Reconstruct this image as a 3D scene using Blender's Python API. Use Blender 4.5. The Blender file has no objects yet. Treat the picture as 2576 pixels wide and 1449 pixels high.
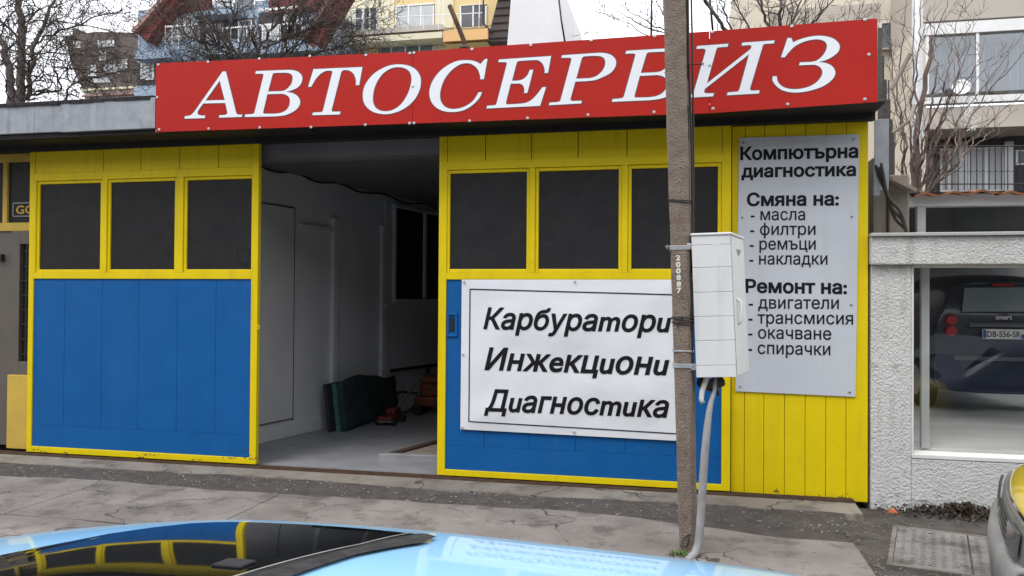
import bpy, bmesh, math, random
from mathutils import Vector, Matrix, geometry
S = bpy.context.scene
COL = S.collection
# ------------------------------------------------------------------ camera, sky, sun, exposure
CAM_P = Vector((2.32355, -7.33019, 1.72))
CR = Vector((0.9770192, 0.21304646, 0.00668524)); CU = Vector((-0.00405021, -0.0128024, 0.99990984)); CF = Vector((-0.21311283, 0.97695819, 0.01164531))
FPX = 2002.9
cd = bpy.data.cameras.new('camera'); cam = bpy.data.objects.new('camera', cd); COL.objects.link(cam)
cd.sensor_width = 36; cd.lens = 36 * FPX / 2576; cd.clip_start = 0.05; cd.clip_end = 2000
M = Matrix((CR, CU, -CF)).transposed().to_4x4(); M.translation = CAM_P
cam.matrix_world = M
S.camera = cam
SUN_EL, SUN_AZ = math.radians(58), math.radians(205)      # overcast: sun disc hidden by cloud
wd = bpy.data.worlds.new('World'); S.world = wd; wd.use_nodes = True
nt = wd.node_tree; bg = nt.nodes['Background']; wout = nt.nodes['World Output']
sk = nt.nodes.new('ShaderNodeTexSky'); sk.sky_type = 'NISHITA'; sk.sun_disc = False
sk.sun_elevation = SUN_EL; sk.sun_rotation = SUN_AZ
nt.links.new(sk.outputs[0], bg.inputs[0]); bg.inputs[1].default_value = 0.05
cl = nt.nodes.new('ShaderNodeBackground'); cl.inputs[0].default_value = (1.0, 0.985, 0.97, 1); cl.inputs[1].default_value = 0.95
ad = nt.nodes.new('ShaderNodeAddShader')
nt.links.new(bg.outputs[0], ad.inputs[0]); nt.links.new(cl.outputs[0], ad.inputs[1]); nt.links.new(ad.outputs[0], wout.inputs[0])
sl = bpy.data.lights.new('sun', 'SUN'); sl.energy = 0.9; sl.angle = math.radians(25); sl.color = (1, 0.97, 0.93)
so = bpy.data.objects.new('sun', sl); COL.objects.link(so)
sd = Vector((math.sin(SUN_AZ) * math.cos(SUN_EL), math.cos(SUN_AZ) * math.cos(SUN_EL), math.sin(SUN_EL)))
so.rotation_euler = sd.to_track_quat('Z', 'Y').to_euler(); so.location = (0, -20, 30)
S.view_settings.view_transform = 'Standard'; S.view_settings.look = 'None'; S.view_settings.exposure = 0.8; S.view_settings.gamma = 1
S.render.engine = 'CYCLES'
try: S.cycles.use_denoising = True; S.cycles.max_bounces = 8; S.cycles.transparent_max_bounces = 12
except Exception: pass

# ------------------------------------------------------------------ helpers
def ray(px, py): return CF + (px - 1288) / FPX * CR - (py - 724.5) / FPX * CU
def at(px, py, Y):                      # survey of the photo: the point at real depth y = Y
    d = ray(px, py); return CAM_P + d * ((Y - CAM_P.y) / d.y)
def gr(px, py, z):                      # the point at real height z
    d = ray(px, py); return CAM_P + d * ((z - CAM_P.z) / d.z)
def on(px, py, p0, n):                  # the point on a wall through p0 with normal n
    d = ray(px, py); return CAM_P + d * ((p0 - CAM_P).dot(n) / d.dot(n))
ORG = {}
def tag(o, label=None, cat=None, group=None, kind=None):
    if label: o['label'] = label
    if cat: o['category'] = cat
    if group: o['group'] = group
    if kind: o['kind'] = kind
    return o
def thing(name, label, cat, loc=(0, 0, 0), group=None):
    o = bpy.data.objects.new(name, None); COL.objects.link(o); o.location = loc; o.empty_display_size = .1
    ORG[o.name] = Vector(loc)
    return tag(o, label, cat, group)
class MB:
    def __init__(s): s.v = []; s.f = []; s.sm = False
    def add(s, vs, fs):
        n = len(s.v); s.v += [tuple(v) for v in vs]; s.f += [tuple(i + n for i in f) for f in fs]; return s
    def box(s, x0, x1, y0, y1, z0, z1):
        return s.add([(x0, y0, z0), (x1, y0, z0), (x1, y1, z0), (x0, y1, z0), (x0, y0, z1), (x1, y0, z1), (x1, y1, z1), (x0, y1, z1)],
                     [(0, 3, 2, 1), (4, 5, 6, 7), (0, 1, 5, 4), (1, 2, 6, 5), (2, 3, 7, 6), (3, 0, 4, 7)])
    def hexa(s, front, dv):             # four corners (ccw seen from outside) pushed back by dv
        f = [Vector(p) for p in front]; b = [p + Vector(dv) for p in f]
        return s.add(f + b, [(0, 1, 2, 3), (7, 6, 5, 4), (1, 0, 4, 5), (2, 1, 5, 6), (3, 2, 6, 7), (0, 3, 7, 4)])
    def quad(s, *p): return s.add(p, [tuple(range(len(p)))])
    def tube(s, pts, r, n=8, caps=True):
        pts = [Vector(p) for p in pts]; m = len(pts); rs = r if isinstance(r, (list, tuple)) else [r] * m
        t0 = (pts[1] - pts[0]).normalized(); a = t0.orthogonal().normalized(); vs = []
        for i, p in enumerate(pts):
            t = (pts[min(i + 1, m - 1)] - pts[max(i - 1, 0)]).normalized()
            a = (a - t * a.dot(t)); a = a.normalized() if a.length > 1e-6 else t.orthogonal().normalized(); b = t.cross(a)
            for k in range(n):
                w = 2 * math.pi * k / n; vs.append(p + (a * math.cos(w) + b * math.sin(w)) * rs[i])
        fs = [(i * n + k, i * n + (k + 1) % n, (i + 1) * n + (k + 1) % n, (i + 1) * n + k) for i in range(m - 1) for k in range(n)]
        if caps: fs += [tuple(range(n - 1, -1, -1)), tuple(range((m - 1) * n, m * n))]
        return s.add(vs, fs)
    def disc(s, c, nrm, r, h, n=12, r2=None):  # short dome or cylinder standing on c
        c = Vector(c); nrm = Vector(nrm).normalized()
        return s.tube([c, c + nrm * h], [r, r if r2 is None else r2], n)
    def grid(s, fn, nu, nv):
        vs = [fn(i / nu, j / nv) for i in range(nu + 1) for j in range(nv + 1)]
        return s.add(vs, [(i * (nv + 1) + j, (i + 1) * (nv + 1) + j, (i + 1) * (nv + 1) + j + 1, i * (nv + 1) + j + 1) for i in range(nu) for j in range(nv)])
def P(name, mb, mat, parent=None, bevel=0, smooth=False, label=None, solid=0):
    me = bpy.data.meshes.new(name); me.from_pydata(mb.v, [], mb.f); me.update()
    bm = bmesh.new(); bm.from_mesh(me); bmesh.ops.recalc_face_normals(bm, faces=bm.faces); bm.to_mesh(me); bm.free()
    o = bpy.data.objects.new(name, me); COL.objects.link(o); me.materials.append(mat)
    if parent is not None:
        o.parent = parent; g = ORG.get(parent.name, Vector((0, 0, 0))); o.location = -g
        ORG[o.name] = Vector((0, 0, 0))
    if smooth:
        for p in me.polygons: p.use_smooth = True
    if solid:
        m = o.modifiers.new('solid', 'SOLIDIFY'); m.thickness = solid; m.offset = -1
    if bevel:
        m = o.modifiers.new('bevel', 'BEVEL'); m.width = bevel; m.segments = 2; m.limit_method = 'ANGLE'
    if label: o['label'] = label
    return o
def struct(name, mb, mat, **k): return tag(P(name, mb, mat, **k), kind='structure')

def pm(name, a, b=None, scale=4, rough=.6, bump=0, bs=40, spec=.5, metal=0, coat=0, stretch=(1, 1, 1), lo=.35, hi=.65,
       dirt=None, rvar=0, bdist=.01, ior=1.5, streak=None):
    m = bpy.data.materials.new(name); m.use_nodes = True; t = m.node_tree; N = t.nodes; L = t.links
    p = N['Principled BSDF']; p.inputs['Roughness'].default_value = rough; p.inputs['Metallic'].default_value = metal
    p.inputs['Specular IOR Level'].default_value = spec; p.inputs['Coat Weight'].default_value = coat; p.inputs['Coat Roughness'].default_value = .05
    p.inputs['IOR'].default_value = ior
    co = N.new('ShaderNodeTexCoord'); mp = N.new('ShaderNodeMapping'); mp.inputs['Scale'].default_value = stretch
    L.new(co.outputs['Object'], mp.inputs[0]); vec = mp.outputs[0]
    def noise(sc, det=6, rg=.6):
        n = N.new('ShaderNodeTexNoise'); n.inputs['Scale'].default_value = sc; n.inputs['Detail'].default_value = det; n.inputs['Roughness'].default_value = rg
        L.new(vec, n.inputs['Vector']); return n.outputs['Fac']
    def ramp(f, x0, x1, c0, c1):
        r = N.new('ShaderNodeValToRGB'); r.color_ramp.elements[0].position = x0; r.color_ramp.elements[1].position = x1
        r.color_ramp.elements[0].color = (*c0, 1); r.color_ramp.elements[1].color = (*c1, 1); L.new(f, r.inputs[0]); return r.outputs[0]
    def mix(f, c0, c1):
        x = N.new('ShaderNodeMix'); x.data_type = 'RGBA'
        if isinstance(f, float): x.inputs[0].default_value = f
        else: L.new(f, x.inputs[0])
        for i, c in ((6, c0), (7, c1)):
            if isinstance(c, tuple): x.inputs[i].default_value = (*c, 1)
            else: L.new(c, x.inputs[i])
        return x.outputs[2]
    col = None
    if b: col = ramp(noise(scale), lo, hi, a, b)
    else: p.inputs['Base Color'].default_value = (*a, 1)
    if dirt:                               # (colour, scale, threshold, strength)
        f = ramp(noise(dirt[1], 8, .65), dirt[2], dirt[2] + .12, (0, 0, 0), (dirt[3],) * 3)
        col = mix(f, col if col else a, dirt[0])
    if streak:                             # (colour, strength): grime that ran down the face
        m2 = N.new('ShaderNodeMapping'); m2.inputs['Scale'].default_value = (16, 16, .7); L.new(co.outputs['Object'], m2.inputs[0])
        n2 = N.new('ShaderNodeTexNoise'); n2.inputs['Scale'].default_value = 1.0; n2.inputs['Detail'].default_value = 4; L.new(m2.outputs[0], n2.inputs['Vector'])
        n3 = N.new('ShaderNodeTexNoise'); n3.inputs['Scale'].default_value = 1.6; n3.inputs['Detail'].default_value = 5; L.new(co.outputs['Object'], n3.inputs['Vector'])
        ml = N.new('ShaderNodeMath'); ml.operation = 'MULTIPLY'; L.new(ramp(n2.outputs['Fac'], .48, .72, (0, 0, 0), (1, 1, 1)), ml.inputs[0]); L.new(ramp(n3.outputs['Fac'], .40, .70, (0, 0, 0), (streak[1],) * 3), ml.inputs[1])
        col = mix(ml.outputs[0], col if col else a, streak[0])
    if col: L.new(col, p.inputs['Base Color'])
    if rvar: L.new(ramp(noise(scale * 1.7), .3, .7, (rough - rvar,) * 3, (rough + rvar,) * 3), p.inputs['Roughness'])
    if bump:
        bn = N.new('ShaderNodeBump'); bn.inputs['Strength'].default_value = bump; bn.inputs['Distance'].default_value = bdist
        L.new(noise(bs, 5), bn.inputs['Height']); L.new(bn.outputs[0], p.inputs['Normal'])
    m['_'] = 0; del m['_']
    return m

# ---- text and traced lettering: contours -> non-zero fill
def spline_pts(txt, x0, y0, sc):
    """'x,y' corners and 'x,ys' smooth points, in the photo's pixels"""
    out = []
    for tk in txt.split():
        sm = tk.endswith('s'); x, y = tk.rstrip('s').split(','); out.append((float(x), float(y), sm))
    n = len(out); res = []
    for i in range(n):
        x, y, sm = out[i]; nx, ny, ns = out[(i + 1) % n]
        res.append((x, y))
        if sm or ns:
            p0 = out[i - 1] if sm else out[i]; p3 = out[(i + 2) % n] if ns else out[(i + 1) % n]
            for t in (.25, .5, .75):
                q = []
                for k in (0, 1):
                    a, b, c, d = p0[k], out[i][k], out[(i + 1) % n][k], p3[k]
                    q.append(.5 * (2 * b + (c - a) * t + (2 * a - 5 * b + 4 * c - d) * t * t + (3 * b - a - 3 * c + d) * t ** 3))
                res.append(tuple(q))
    return [((x0 + x / sc) * .628906, (y0 + y / sc) * .628906) for x, y in res]
def area(c): return sum(c[i - 1][0] * c[i][1] - c[i][0] * c[i - 1][1] for i in range(len(c))) / 2
def dedupe(c):
    r = []
    for p in c:
        if not r or (abs(p[0] - r[-1][0]) + abs(p[1] - r[-1][1])) > 1e-6: r.append(p)
    if len(r) > 1 and abs(r[0][0] - r[-1][0]) + abs(r[0][1] - r[-1][1]) < 1e-6: r.pop()
    return r
def grow(c, d, sgn=1):
    n = len(c); r = []
    for i in range(n):
        a = Vector(c[i - 1]); b = Vector(c[i]); e = Vector(c[(i + 1) % n])
        u = (b - a).normalized(); w = (e - b).normalized(); n1 = Vector((u.y, -u.x)); n2 = Vector((w.y, -w.x)); m = n1 + n2
        if m.length < .3: m = n1
        m = m.normalized(); k = 1 / max(.5, m.dot(n1)); p = b + m * d * k * sgn; r.append((p.x, p.y))
    return r
def winding(cs, x, y):
    w = 0
    for c in cs:
        x0, y0 = c[-1]
        for x1, y1 in c:
            if (y0 <= y) != (y1 <= y):
                t = (x1 - x0) * (y - y0) - (x - x0) * (y1 - y0)
                if y1 > y0 and t > 0: w += 1
                elif y1 < y0 and t < 0: w -= 1
            x0, y0 = x1, y1
    return w
def fill(contours):
    vs = []; es = []; cs = []
    for c in contours:
        c = dedupe(c)
        if len(c) < 3: continue
        n = len(vs); k = len(c); vs += [Vector(p) for p in c]; es += [(n + i, n + (i + 1) % k) for i in range(k)]; cs.append(c)
    ov, oe, of, _, _, _ = geometry.delaunay_2d_cdt(vs, es, [], 0, 1e-7)
    keep = []
    for f in of:
        x = sum(ov[i].x for i in f) / len(f); y = sum(ov[i].y for i in f) / len(f)
        if winding(cs, x, y) != 0: keep.append(tuple(f))
    return ov, keep
_txt = {}
def text_contours(body, bold=0, shear=0):
    key = (body, bold, shear)
    if key in _txt: return _txt[key]
    cu = bpy.data.curves.new('t', 'FONT'); cu.body = body; cu.size = 1; cu.shear = shear; cu.resolution_u = 4
    ob = bpy.data.objects.new('t', cu); COL.objects.link(ob); bpy.context.view_layer.update()
    dg = bpy.context.evaluated_depsgraph_get(); c = ob.evaluated_get(dg).to_curve(dg)
    out = []
    for sp in c.splines:
        b = sp.bezier_points; n = len(b); q = []
        for i in range(n):
            k = b[i]; e = b[(i + 1) % n]
            straight = (k.handle_right - k.co).length < 1e-5 and (e.handle_left - e.co).length < 1e-5
            seg = [k.co] if straight else geometry.interpolate_bezier(k.co, k.handle_right, e.handle_left, e.co, 5)[:-1]
            q += [(p.x, p.y) for p in seg]
        q = dedupe(q)
        if len(q) > 2: out.append((sp.character_index, q))
    ob.to_mesh_clear(); bpy.data.objects.remove(ob); bpy.data.curves.remove(cu)
    if out:
        res = []
        for ci in sorted({k for k, q in out}):
            g = [q for k, q in out if k == ci]
            if area(max(g, key=lambda c: abs(area(c)))) < 0: g = [q[::-1] for q in g]
            res.append([grow(q, bold) for q in g] if bold else g)
        out = res
    _txt[key] = out
    return out
def add_text(mb, body, p0, p1, up, cap, bold=0, shear=0, fit=True):
    """baseline from p0 to p1 (fitted), up vector, capital height"""
    gs = text_contours(body, bold, shear); xs = [p[0] for cs in gs for c in cs for p in c]; lo, hi = min(xs), max(xs)
    p0 = Vector(p0); p1 = Vector(p1); up = Vector(up).normalized(); ch = .728
    for cs in gs:
        ov, of = fill(cs)
        mb.add([p0 + (p1 - p0) * ((v.x - lo) / (hi - lo)) + up * (v.y / ch * cap) for v in ov], of)
def px2(txt, z):                        # not used by cameras: converts two zoom marks to photo pixels
    return txt
random.seed(7)
# ------------------------------------------------------------------ materials
M_ = {}
Y1 = (.74, .575, .0); Y2 = (.68, .52, .0)
M_['yellow'] = pm('yellow_paint', Y1, Y2, 3, .5, .06, 30, spec=.3, dirt=((.34, .24, .02), 9, .64, .6), streak=((.36, .27, .03), .4))
M_['yellow_old'] = pm('faded_yellow_paint', (.58, .40, .05), (.50, .34, .06), 3, .6, .08, 60, dirt=((.2, .15, .06), 6, .6, .5))
M_['blue'] = pm('blue_paint', (.001, .086, .285), (.002, .098, .32), 2.5, .55, .05, 60, spec=.25, dirt=((.04, .15, .36), 14, .67, .5), streak=((.025, .11, .28), .35))
M_['bare'] = pm('bare_rusty_steel', (.05, .025, .012), (.09, .05, .03), 12, .8)
M_['gap'] = pm('dark_gap', (.012, .012, .014), rough=.9)
M_['doorglass'] = pm('dark_mesh_glass', (.019, .019, .021), (.025, .025, .027), 6, .25, .04, 420, spec=.5)
M_['red'] = pm('red_composite_sheet', (.42, .017, .011), (.46, .021, .014), 1.2, .42, .01, 90, spec=.22)
M_['white_vinyl'] = pm('white_vinyl', (.82, .84, .88), rough=.5)
M_['grey_line'] = pm('grey_outline_vinyl', (.09, .09, .10), rough=.5)
M_['black_vinyl'] = pm('black_vinyl', (.008, .008, .011), rough=.6, spec=.2)
M_['silver_sheet'] = pm('silver_composite_sheet', (.48, .51, .56), (.54, .57, .62), 1, .4, streak=((.42, .44, .47), .4))
M_['banner'] = pm('white_banner_cloth', (.70, .72, .755), (.74, .76, .795), 2, .5, .25, 1.9, bdist=.06)
M_['screw'] = pm('zinc_screw', (.6, .6, .6), rough=.4, metal=.6)
M_['dark_sheet'] = pm('dark_soffit_sheet', (.014, .0135, .015), (.024, .022, .024), 3, .6, .2, 4, spec=.3, dirt=((.07, .05, .04), 5, .62, .5))
M_['galv'] = pm('galvanised_sheet', (.27, .295, .33), (.36, .385, .42), 7, .55, .25, 6, metal=.25, dirt=((.13, .13, .135), 11, .60, .7), streak=((.16, .15, .14), .7))
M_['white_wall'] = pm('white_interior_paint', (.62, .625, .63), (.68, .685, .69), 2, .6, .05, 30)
M_['int_floor'] = pm('garage_floor_paint', (.23, .235, .248), (.30, .305, .318), 3, .4, .06, 30, dirt=((.10, .10, .10), 4, .62, .6))
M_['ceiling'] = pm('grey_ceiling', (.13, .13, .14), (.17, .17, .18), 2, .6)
M_['black'] = pm('black_plastic', (.012, .012, .012), rough=.5)
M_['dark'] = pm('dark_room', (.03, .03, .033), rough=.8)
M_['green'] = pm('green_worn_canvas', (.016, .032, .030), (.026, .046, .043), 9, .9, .3, 60)
M_['teal'] = pm('teal_edge', (.06, .18, .17), (.03, .10, .095), 14, .85, .3, 60)
M_['orange_m'] = pm('orange_machine_paint', (.20, .05, .012), (.13, .03, .012), 6, .5)
M_['red_m'] = pm('red_machine_paint', (.14, .018, .014), rough=.5)
M_['steel'] = pm('worn_steel', (.4, .4, .4), (.25, .25, .25), 10, .45, metal=.7)
M_['wood'] = pm('old_grey_wood', (.20, .17, .14), (.32, .28, .23), 5, .8, .3, 30, stretch=(1, 1, .1))
M_['brown_frame'] = pm('grey_brown_metal', (.095, .085, .072), (.115, .10, .085), 3, .5)
M_['plaster'] = pm('rough_white_plaster', (.60, .595, .58), (.72, .715, .70), 1.1, .85, 1.0, 52, bdist=.03, dirt=((.30, .29, .27), 9, .57, .5), streak=((.38, .37, .35), .7))
M_['smooth_white'] = pm('smooth_white_render', (.62, .61, .59), (.70, .69, .67), 3, .7, .1, 40)
M_['alu'] = pm('aluminium_frame', (.48, .49, .49), rough=.4, metal=.3)
M_['showfloor'] = pm('showroom_floor', (.55, .54, .50), (.80, .79, .75), 1.6, .4, .05, 9, stretch=(.5, 1.6, 1))
M_['terracotta'] = pm('terracotta_tile', (.26, .095, .035), (.17, .06, .026), 9, .75, .2, 40)
M_['polecon'] = pm('pole_concrete', (.185, .140, .110), (.265, .215, .175), 9, .9, 1.0, 70, bdist=.02, dirt=((.46, .44, .40), 60, .70, .9))
M_['cabinet'] = pm('white_polyester', (.64, .65, .66), (.70, .71, .71), 2, .5, .03, 60, dirt=((.45, .44, .42), 16, .66, .5), streak=((.48, .47, .45), .8))
M_['hose'] = pm('grey_conduit', (.22, .22, .225), (.30, .30, .305), 8, .6)
M_['wire'] = pm('dark_wire', (.02, .015, .013), rough=.6)
M_['strap'] = pm('steel_strap', (.62, .62, .63), (.45, .45, .46), 12, .35, metal=.6)
M_['stencil'] = pm('stencil_white', (.78, .77, .74), (.60, .58, .54), 60, .8)
def glassmat(name, tint=(.8, .85, .85), refl=1.0):
    m = bpy.data.materials.new(name); m.use_nodes = True; t = m.node_tree; N = t.nodes; L = t.links; N.remove(N['Principled BSDF'])
    tr = N.new('ShaderNodeBsdfTransparent'); tr.inputs[0].default_value = (*tint, 1); gl = N.new('ShaderNodeBsdfGlossy'); gl.inputs['Roughness'].default_value = .01
    fr = N.new('ShaderNodeFresnel'); fr.inputs[0].default_value = 1.5; mx = N.new('ShaderNodeMixShader'); gl.inputs[0].default_value = (refl, refl, refl, 1)
    L.new(fr.outputs[0], mx.inputs[0]); L.new(tr.outputs[0], mx.inputs[1]); L.new(gl.outputs[0], mx.inputs[2]); L.new(mx.outputs[0], N['Material Output'].inputs[0])
    return m
M_['glass'] = glassmat('clear_glass', (.94, .96, .96))
M_['bgglass'] = pm('window_glass', (.10, .12, .14), (.20, .22, .24), .6, .12, spec=.6)
M_['bgdark'] = pm('dark_window_glass', (.03, .035, .04), (.08, .085, .09), .7, .15, spec=.6)
M_['curtain'] = pm('pale_curtain', (.50, .51, .52), (.38, .40, .42), 6, .8, stretch=(6, 6, .3))
M_['white'] = pm('white_paint', (.74, .74, .73), (.68, .68, .67), 4, .5)
M_['berry'] = pm('dark_berries', (.03, .018, .014), rough=.8)
M_['bark'] = pm('grey_bark', (.085, .070, .060), (.16, .14, .125), 14, .95, .5, 40)
M_['twig'] = pm('dark_twigs', (.055, .042, .036), (.10, .08, .07), 5, .9)
M_['redtwig'] = pm('reddish_twigs', (.165, .112, .092), (.11, .08, .068), 5, .85)
# ------------------------------------------------------------------ ground
def concrete(name, a, b, crack=1.0, cs=.85, wet=None):
    m = pm(name, a, b, 1.3, .85, .6, 26, dirt=((.095, .083, .074), 3.2, .52, .8), bdist=.02)
    t = m.node_tree; N = t.nodes; L = t.links; p = N['Principled BSDF']
    co = N.new('ShaderNodeTexCoord'); n = N.new('ShaderNodeTexNoise'); n.inputs['Scale'].default_value = 2.2; n.inputs['Detail'].default_value = 5
    L.new(co.outputs['Object'], n.inputs['Vector'])
    v = N.new('ShaderNodeVectorMath'); v.operation = 'MULTIPLY_ADD'; L.new(n.outputs['Color'], v.inputs[0]); v.inputs[1].default_value = (.9, .9, 0); L.new(co.outputs['Object'], v.inputs[2])
    vo = N.new('ShaderNodeTexVoronoi'); vo.feature = 'DISTANCE_TO_EDGE'; vo.inputs['Scale'].default_value = cs; L.new(v.outputs[0], vo.inputs['Vector'])
    n2 = N.new('ShaderNodeTexNoise'); n2.inputs['Scale'].default_value = 1.1; L.new(co.outputs['Object'], n2.inputs['Vector'])
    w = N.new('ShaderNodeMapRange'); w.inputs[1].default_value = .40; w.inputs[2].default_value = .62; w.inputs[3].default_value = .0; w.inputs[4].default_value = .009 * crack; L.new(n2.outputs[0], w.inputs[0])
    lt = N.new('ShaderNodeMath'); lt.operation = 'LESS_THAN'; L.new(vo.outputs[0], lt.inputs[0]); L.new(w.outputs[0], lt.inputs[1])
    n3 = N.new('ShaderNodeTexNoise'); n3.inputs['Scale'].default_value = 17; n3.inputs['Detail'].default_value = 6; n3.inputs['Roughness'].default_value = .7
    mp = N.new('ShaderNodeMapping'); mp.inputs['Scale'].default_value = (.55, 1.2, 1); L.new(co.outputs['Object'], mp.inputs[0]); L.new(mp.outputs[0], n3.inputs['Vector'])
    gt = N.new('ShaderNodeMath'); gt.operation = 'GREATER_THAN'; L.new(n3.outputs[0], gt.inputs[0]); gt.inputs[1].default_value = .665
    mx = N.new('ShaderNodeMath'); mx.operation = 'MAXIMUM'; L.new(lt.outputs[0], mx.inputs[0]); L.new(gt.outputs[0], mx.inputs[1])
    src = p.inputs['Base Color'].links[0].from_socket
    c = N.new('ShaderNodeMix'); c.data_type = 'RGBA'; L.new(mx.outputs[0], c.inputs[0]); L.new(src, c.inputs[6]); c.inputs[7].default_value = (.055, .05, .045, 1); L.new(c.outputs[2], p.inputs['Base Color'])
    return m
M_['slab'] = concrete('pavement_concrete', (.255, .230, .212), (.155, .139, .128))
M_['thresh'] = concrete('threshold_concrete', (.25, .225, .195), (.16, .142, .124), .6, .5)
M_['gravel'] = pm('dark_grit', (.058, .050, .045), (.095, .083, .076), 9, .95, .9, 45, bdist=.03, dirt=((.24, .22, .20), 70, .70, .8))
M_['soil'] = pm('dark_wet_soil', (.045, .038, .033), (.10, .088, .078), 6, .9, .9, 40, bdist=.03)
M_['asphalt'] = pm('asphalt', (.05, .05, .052), (.075, .075, .078), 5, .85, .6, 80)
M_['pebble'] = pm('grey_pebbles', (.26, .245, .225), (.12, .11, .10), 20, .85)
struct('ground', MB().quad((-400, -400, -.30), (400, -400, -.30), (400, 400, -.30), (-400, 400, -.30)), M_['soil'])
struct('road', MB().quad((-60, -20, -.245), (60, -20, -.245), (60, -4.45, -.245), (-60, -4.45, -.245)), M_['asphalt'])
struct('kerb', MB().box(-40, 40, -4.45, -4.30, -.30, -.085), M_['slab'], bevel=.012)
ZP = -.065
def edge(x): return -.72 - .30 * max(0, min(1, (x - 1.5) / 1.6)) - .03 * math.sin(x * 2.3) - .012 * math.sin(x * 9.1)
mb = MB()                                                          # pavement slabs with an uneven broken edge
joints = [-40, -7.2, -3.05, -1.25, 3.54]
for a, b in zip(joints[:-1], joints[1:]):
    n = max(2, int((min(b, 9) - max(a, -9)) / .06)); xs = [a + .005 + (b - a - .010) * i / n for i in range(n + 1)]
    for yf, yb in (((-1.89, None), (-4.29, -1.905)) if b < 0 else ((-4.29, None),)):
        top = [(x, (edge(x) if yb is None else yb + .01 * math.sin(7 * x)), ZP + .008 * math.sin(x * 1.7)) for x in xs]
        bot = [(x, yf + .008 * math.sin(x * 5), ZP + .008 * math.sin(x * 1.7)) for x in xs]
        k = len(xs); vs = bot + top + [(p[0], p[1], -.29) for p in bot] + [(p[0], p[1], -.29) for p in top]
        fs = [(i, i + 1, k + i + 1, k + i) for i in range(k - 1)] + [(i, 2 * k + i, 2 * k + i + 1, i + 1) for i in range(k - 1)] + [(k + i, k + i + 1, 3 * k + i + 1, 3 * k + i) for i in range(k - 1)]
        fs += [(0, k, 3 * k, 2 * k), (k - 1, 3 * k - 1, 4 * k - 1, 2 * k - 1)]
        mb.add(vs, fs)
struct('pavement', mb, M_['slab'])
struct('gravel_strip', MB().grid(lambda a, b: Vector((-12 + 15.6 * a, -1.3 + 1.2 * b, -.085 + .055 * max(0, min(1, (-1.3 + 1.2 * b + .80) / .40)) + .004 * math.sin(a * 210) * math.sin(b * 9))), 220, 24), M_['gravel'])
struct('verge', MB().box(3.53, 40, -4.29, .04, -.29, ZP - .012), M_['soil'])
mb = MB()
n = 150; xs = [-9 + (3.74 + 9) * i / n for i in range(n + 1)]
fr = [(x, -.37 - .035 * math.sin(x * .9 + .5) - .02 * math.sin(x * 1.9 + 1) - .02 * math.sin(x * 7) * (math.sin(x * 2.2) > 0), -.022 + .004 * math.sin(x * 3)) for x in xs]
bk = [(x, -.07, -.012) for x in xs]; lo = [(x, y - .02, -.2) for x, y, z in fr]; k = n + 1
mb.add(fr + bk + lo, [(i, i + 1, k + i + 1, k + i) for i in range(n)] + [(i, 2 * k + i, 2 * k + i + 1, i + 1) for i in range(n)] + [(k - 1, 3 * k - 1, 2 * k - 1)])
struct('threshold', mb, M_['thresh'])
mb = MB()                                                          # steel guide rails of the sliding doors
for y in (-.062, -.02, .022): mb.box(-9, 3.74, y, y + .012, -.1, .004)
mb.box(-9, 3.74, -.07, .10, -.2, -.016)
rail = struct('door_track', mb, M_['bare'])
# pebbles on the grit
def stone(mb, c, r):
    a = random.random() * 6.28; vs = []
    for sx, sy, sz in ((1, 0, 0), (0, 1, 0), (-1, 0, 0), (0, -1, 0), (0, 0, 1), (0, 0, -1)):
        q = random.uniform(.6, 1.25); x, y = sx * r * q, sy * r * q
        vs.append((c[0] + x * math.cos(a) - y * math.sin(a), c[1] + x * math.sin(a) + y * math.cos(a), c[2] + sz * r * .6))
    mb.add(vs, [(0, 1, 4), (1, 2, 4), (2, 3, 4), (3, 0, 4), (1, 0, 5), (2, 1, 5), (3, 2, 5), (0, 3, 5)])
mb = MB()
for i in range(1300):
    x = random.uniform(-5.5, 3.62); y = random.uniform(-.78, -.39); stone(mb, (x, y, -.085 + .055 * max(0, min(1, (y + .80) / .40)) + .003), random.choice((.003, .004, .005, .007, .010, .015)))
for i in range(260):
    x = random.uniform(-5, 3.5); stone(mb, (x, random.uniform(-2.5, -.8), ZP + .003 + .008 * math.sin(x * 1.7)), random.uniform(.003, .008))
for i in range(500):
    stone(mb, (random.uniform(3.5, 4.3), random.uniform(-1.9, -.3), ZP - .006), random.uniform(.004, .011))
tag(P('pebbles', mb, M_['pebble']), 'small grey pebbles scattered over the dark grit strip', 'pebbles', kind='stuff')

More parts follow.
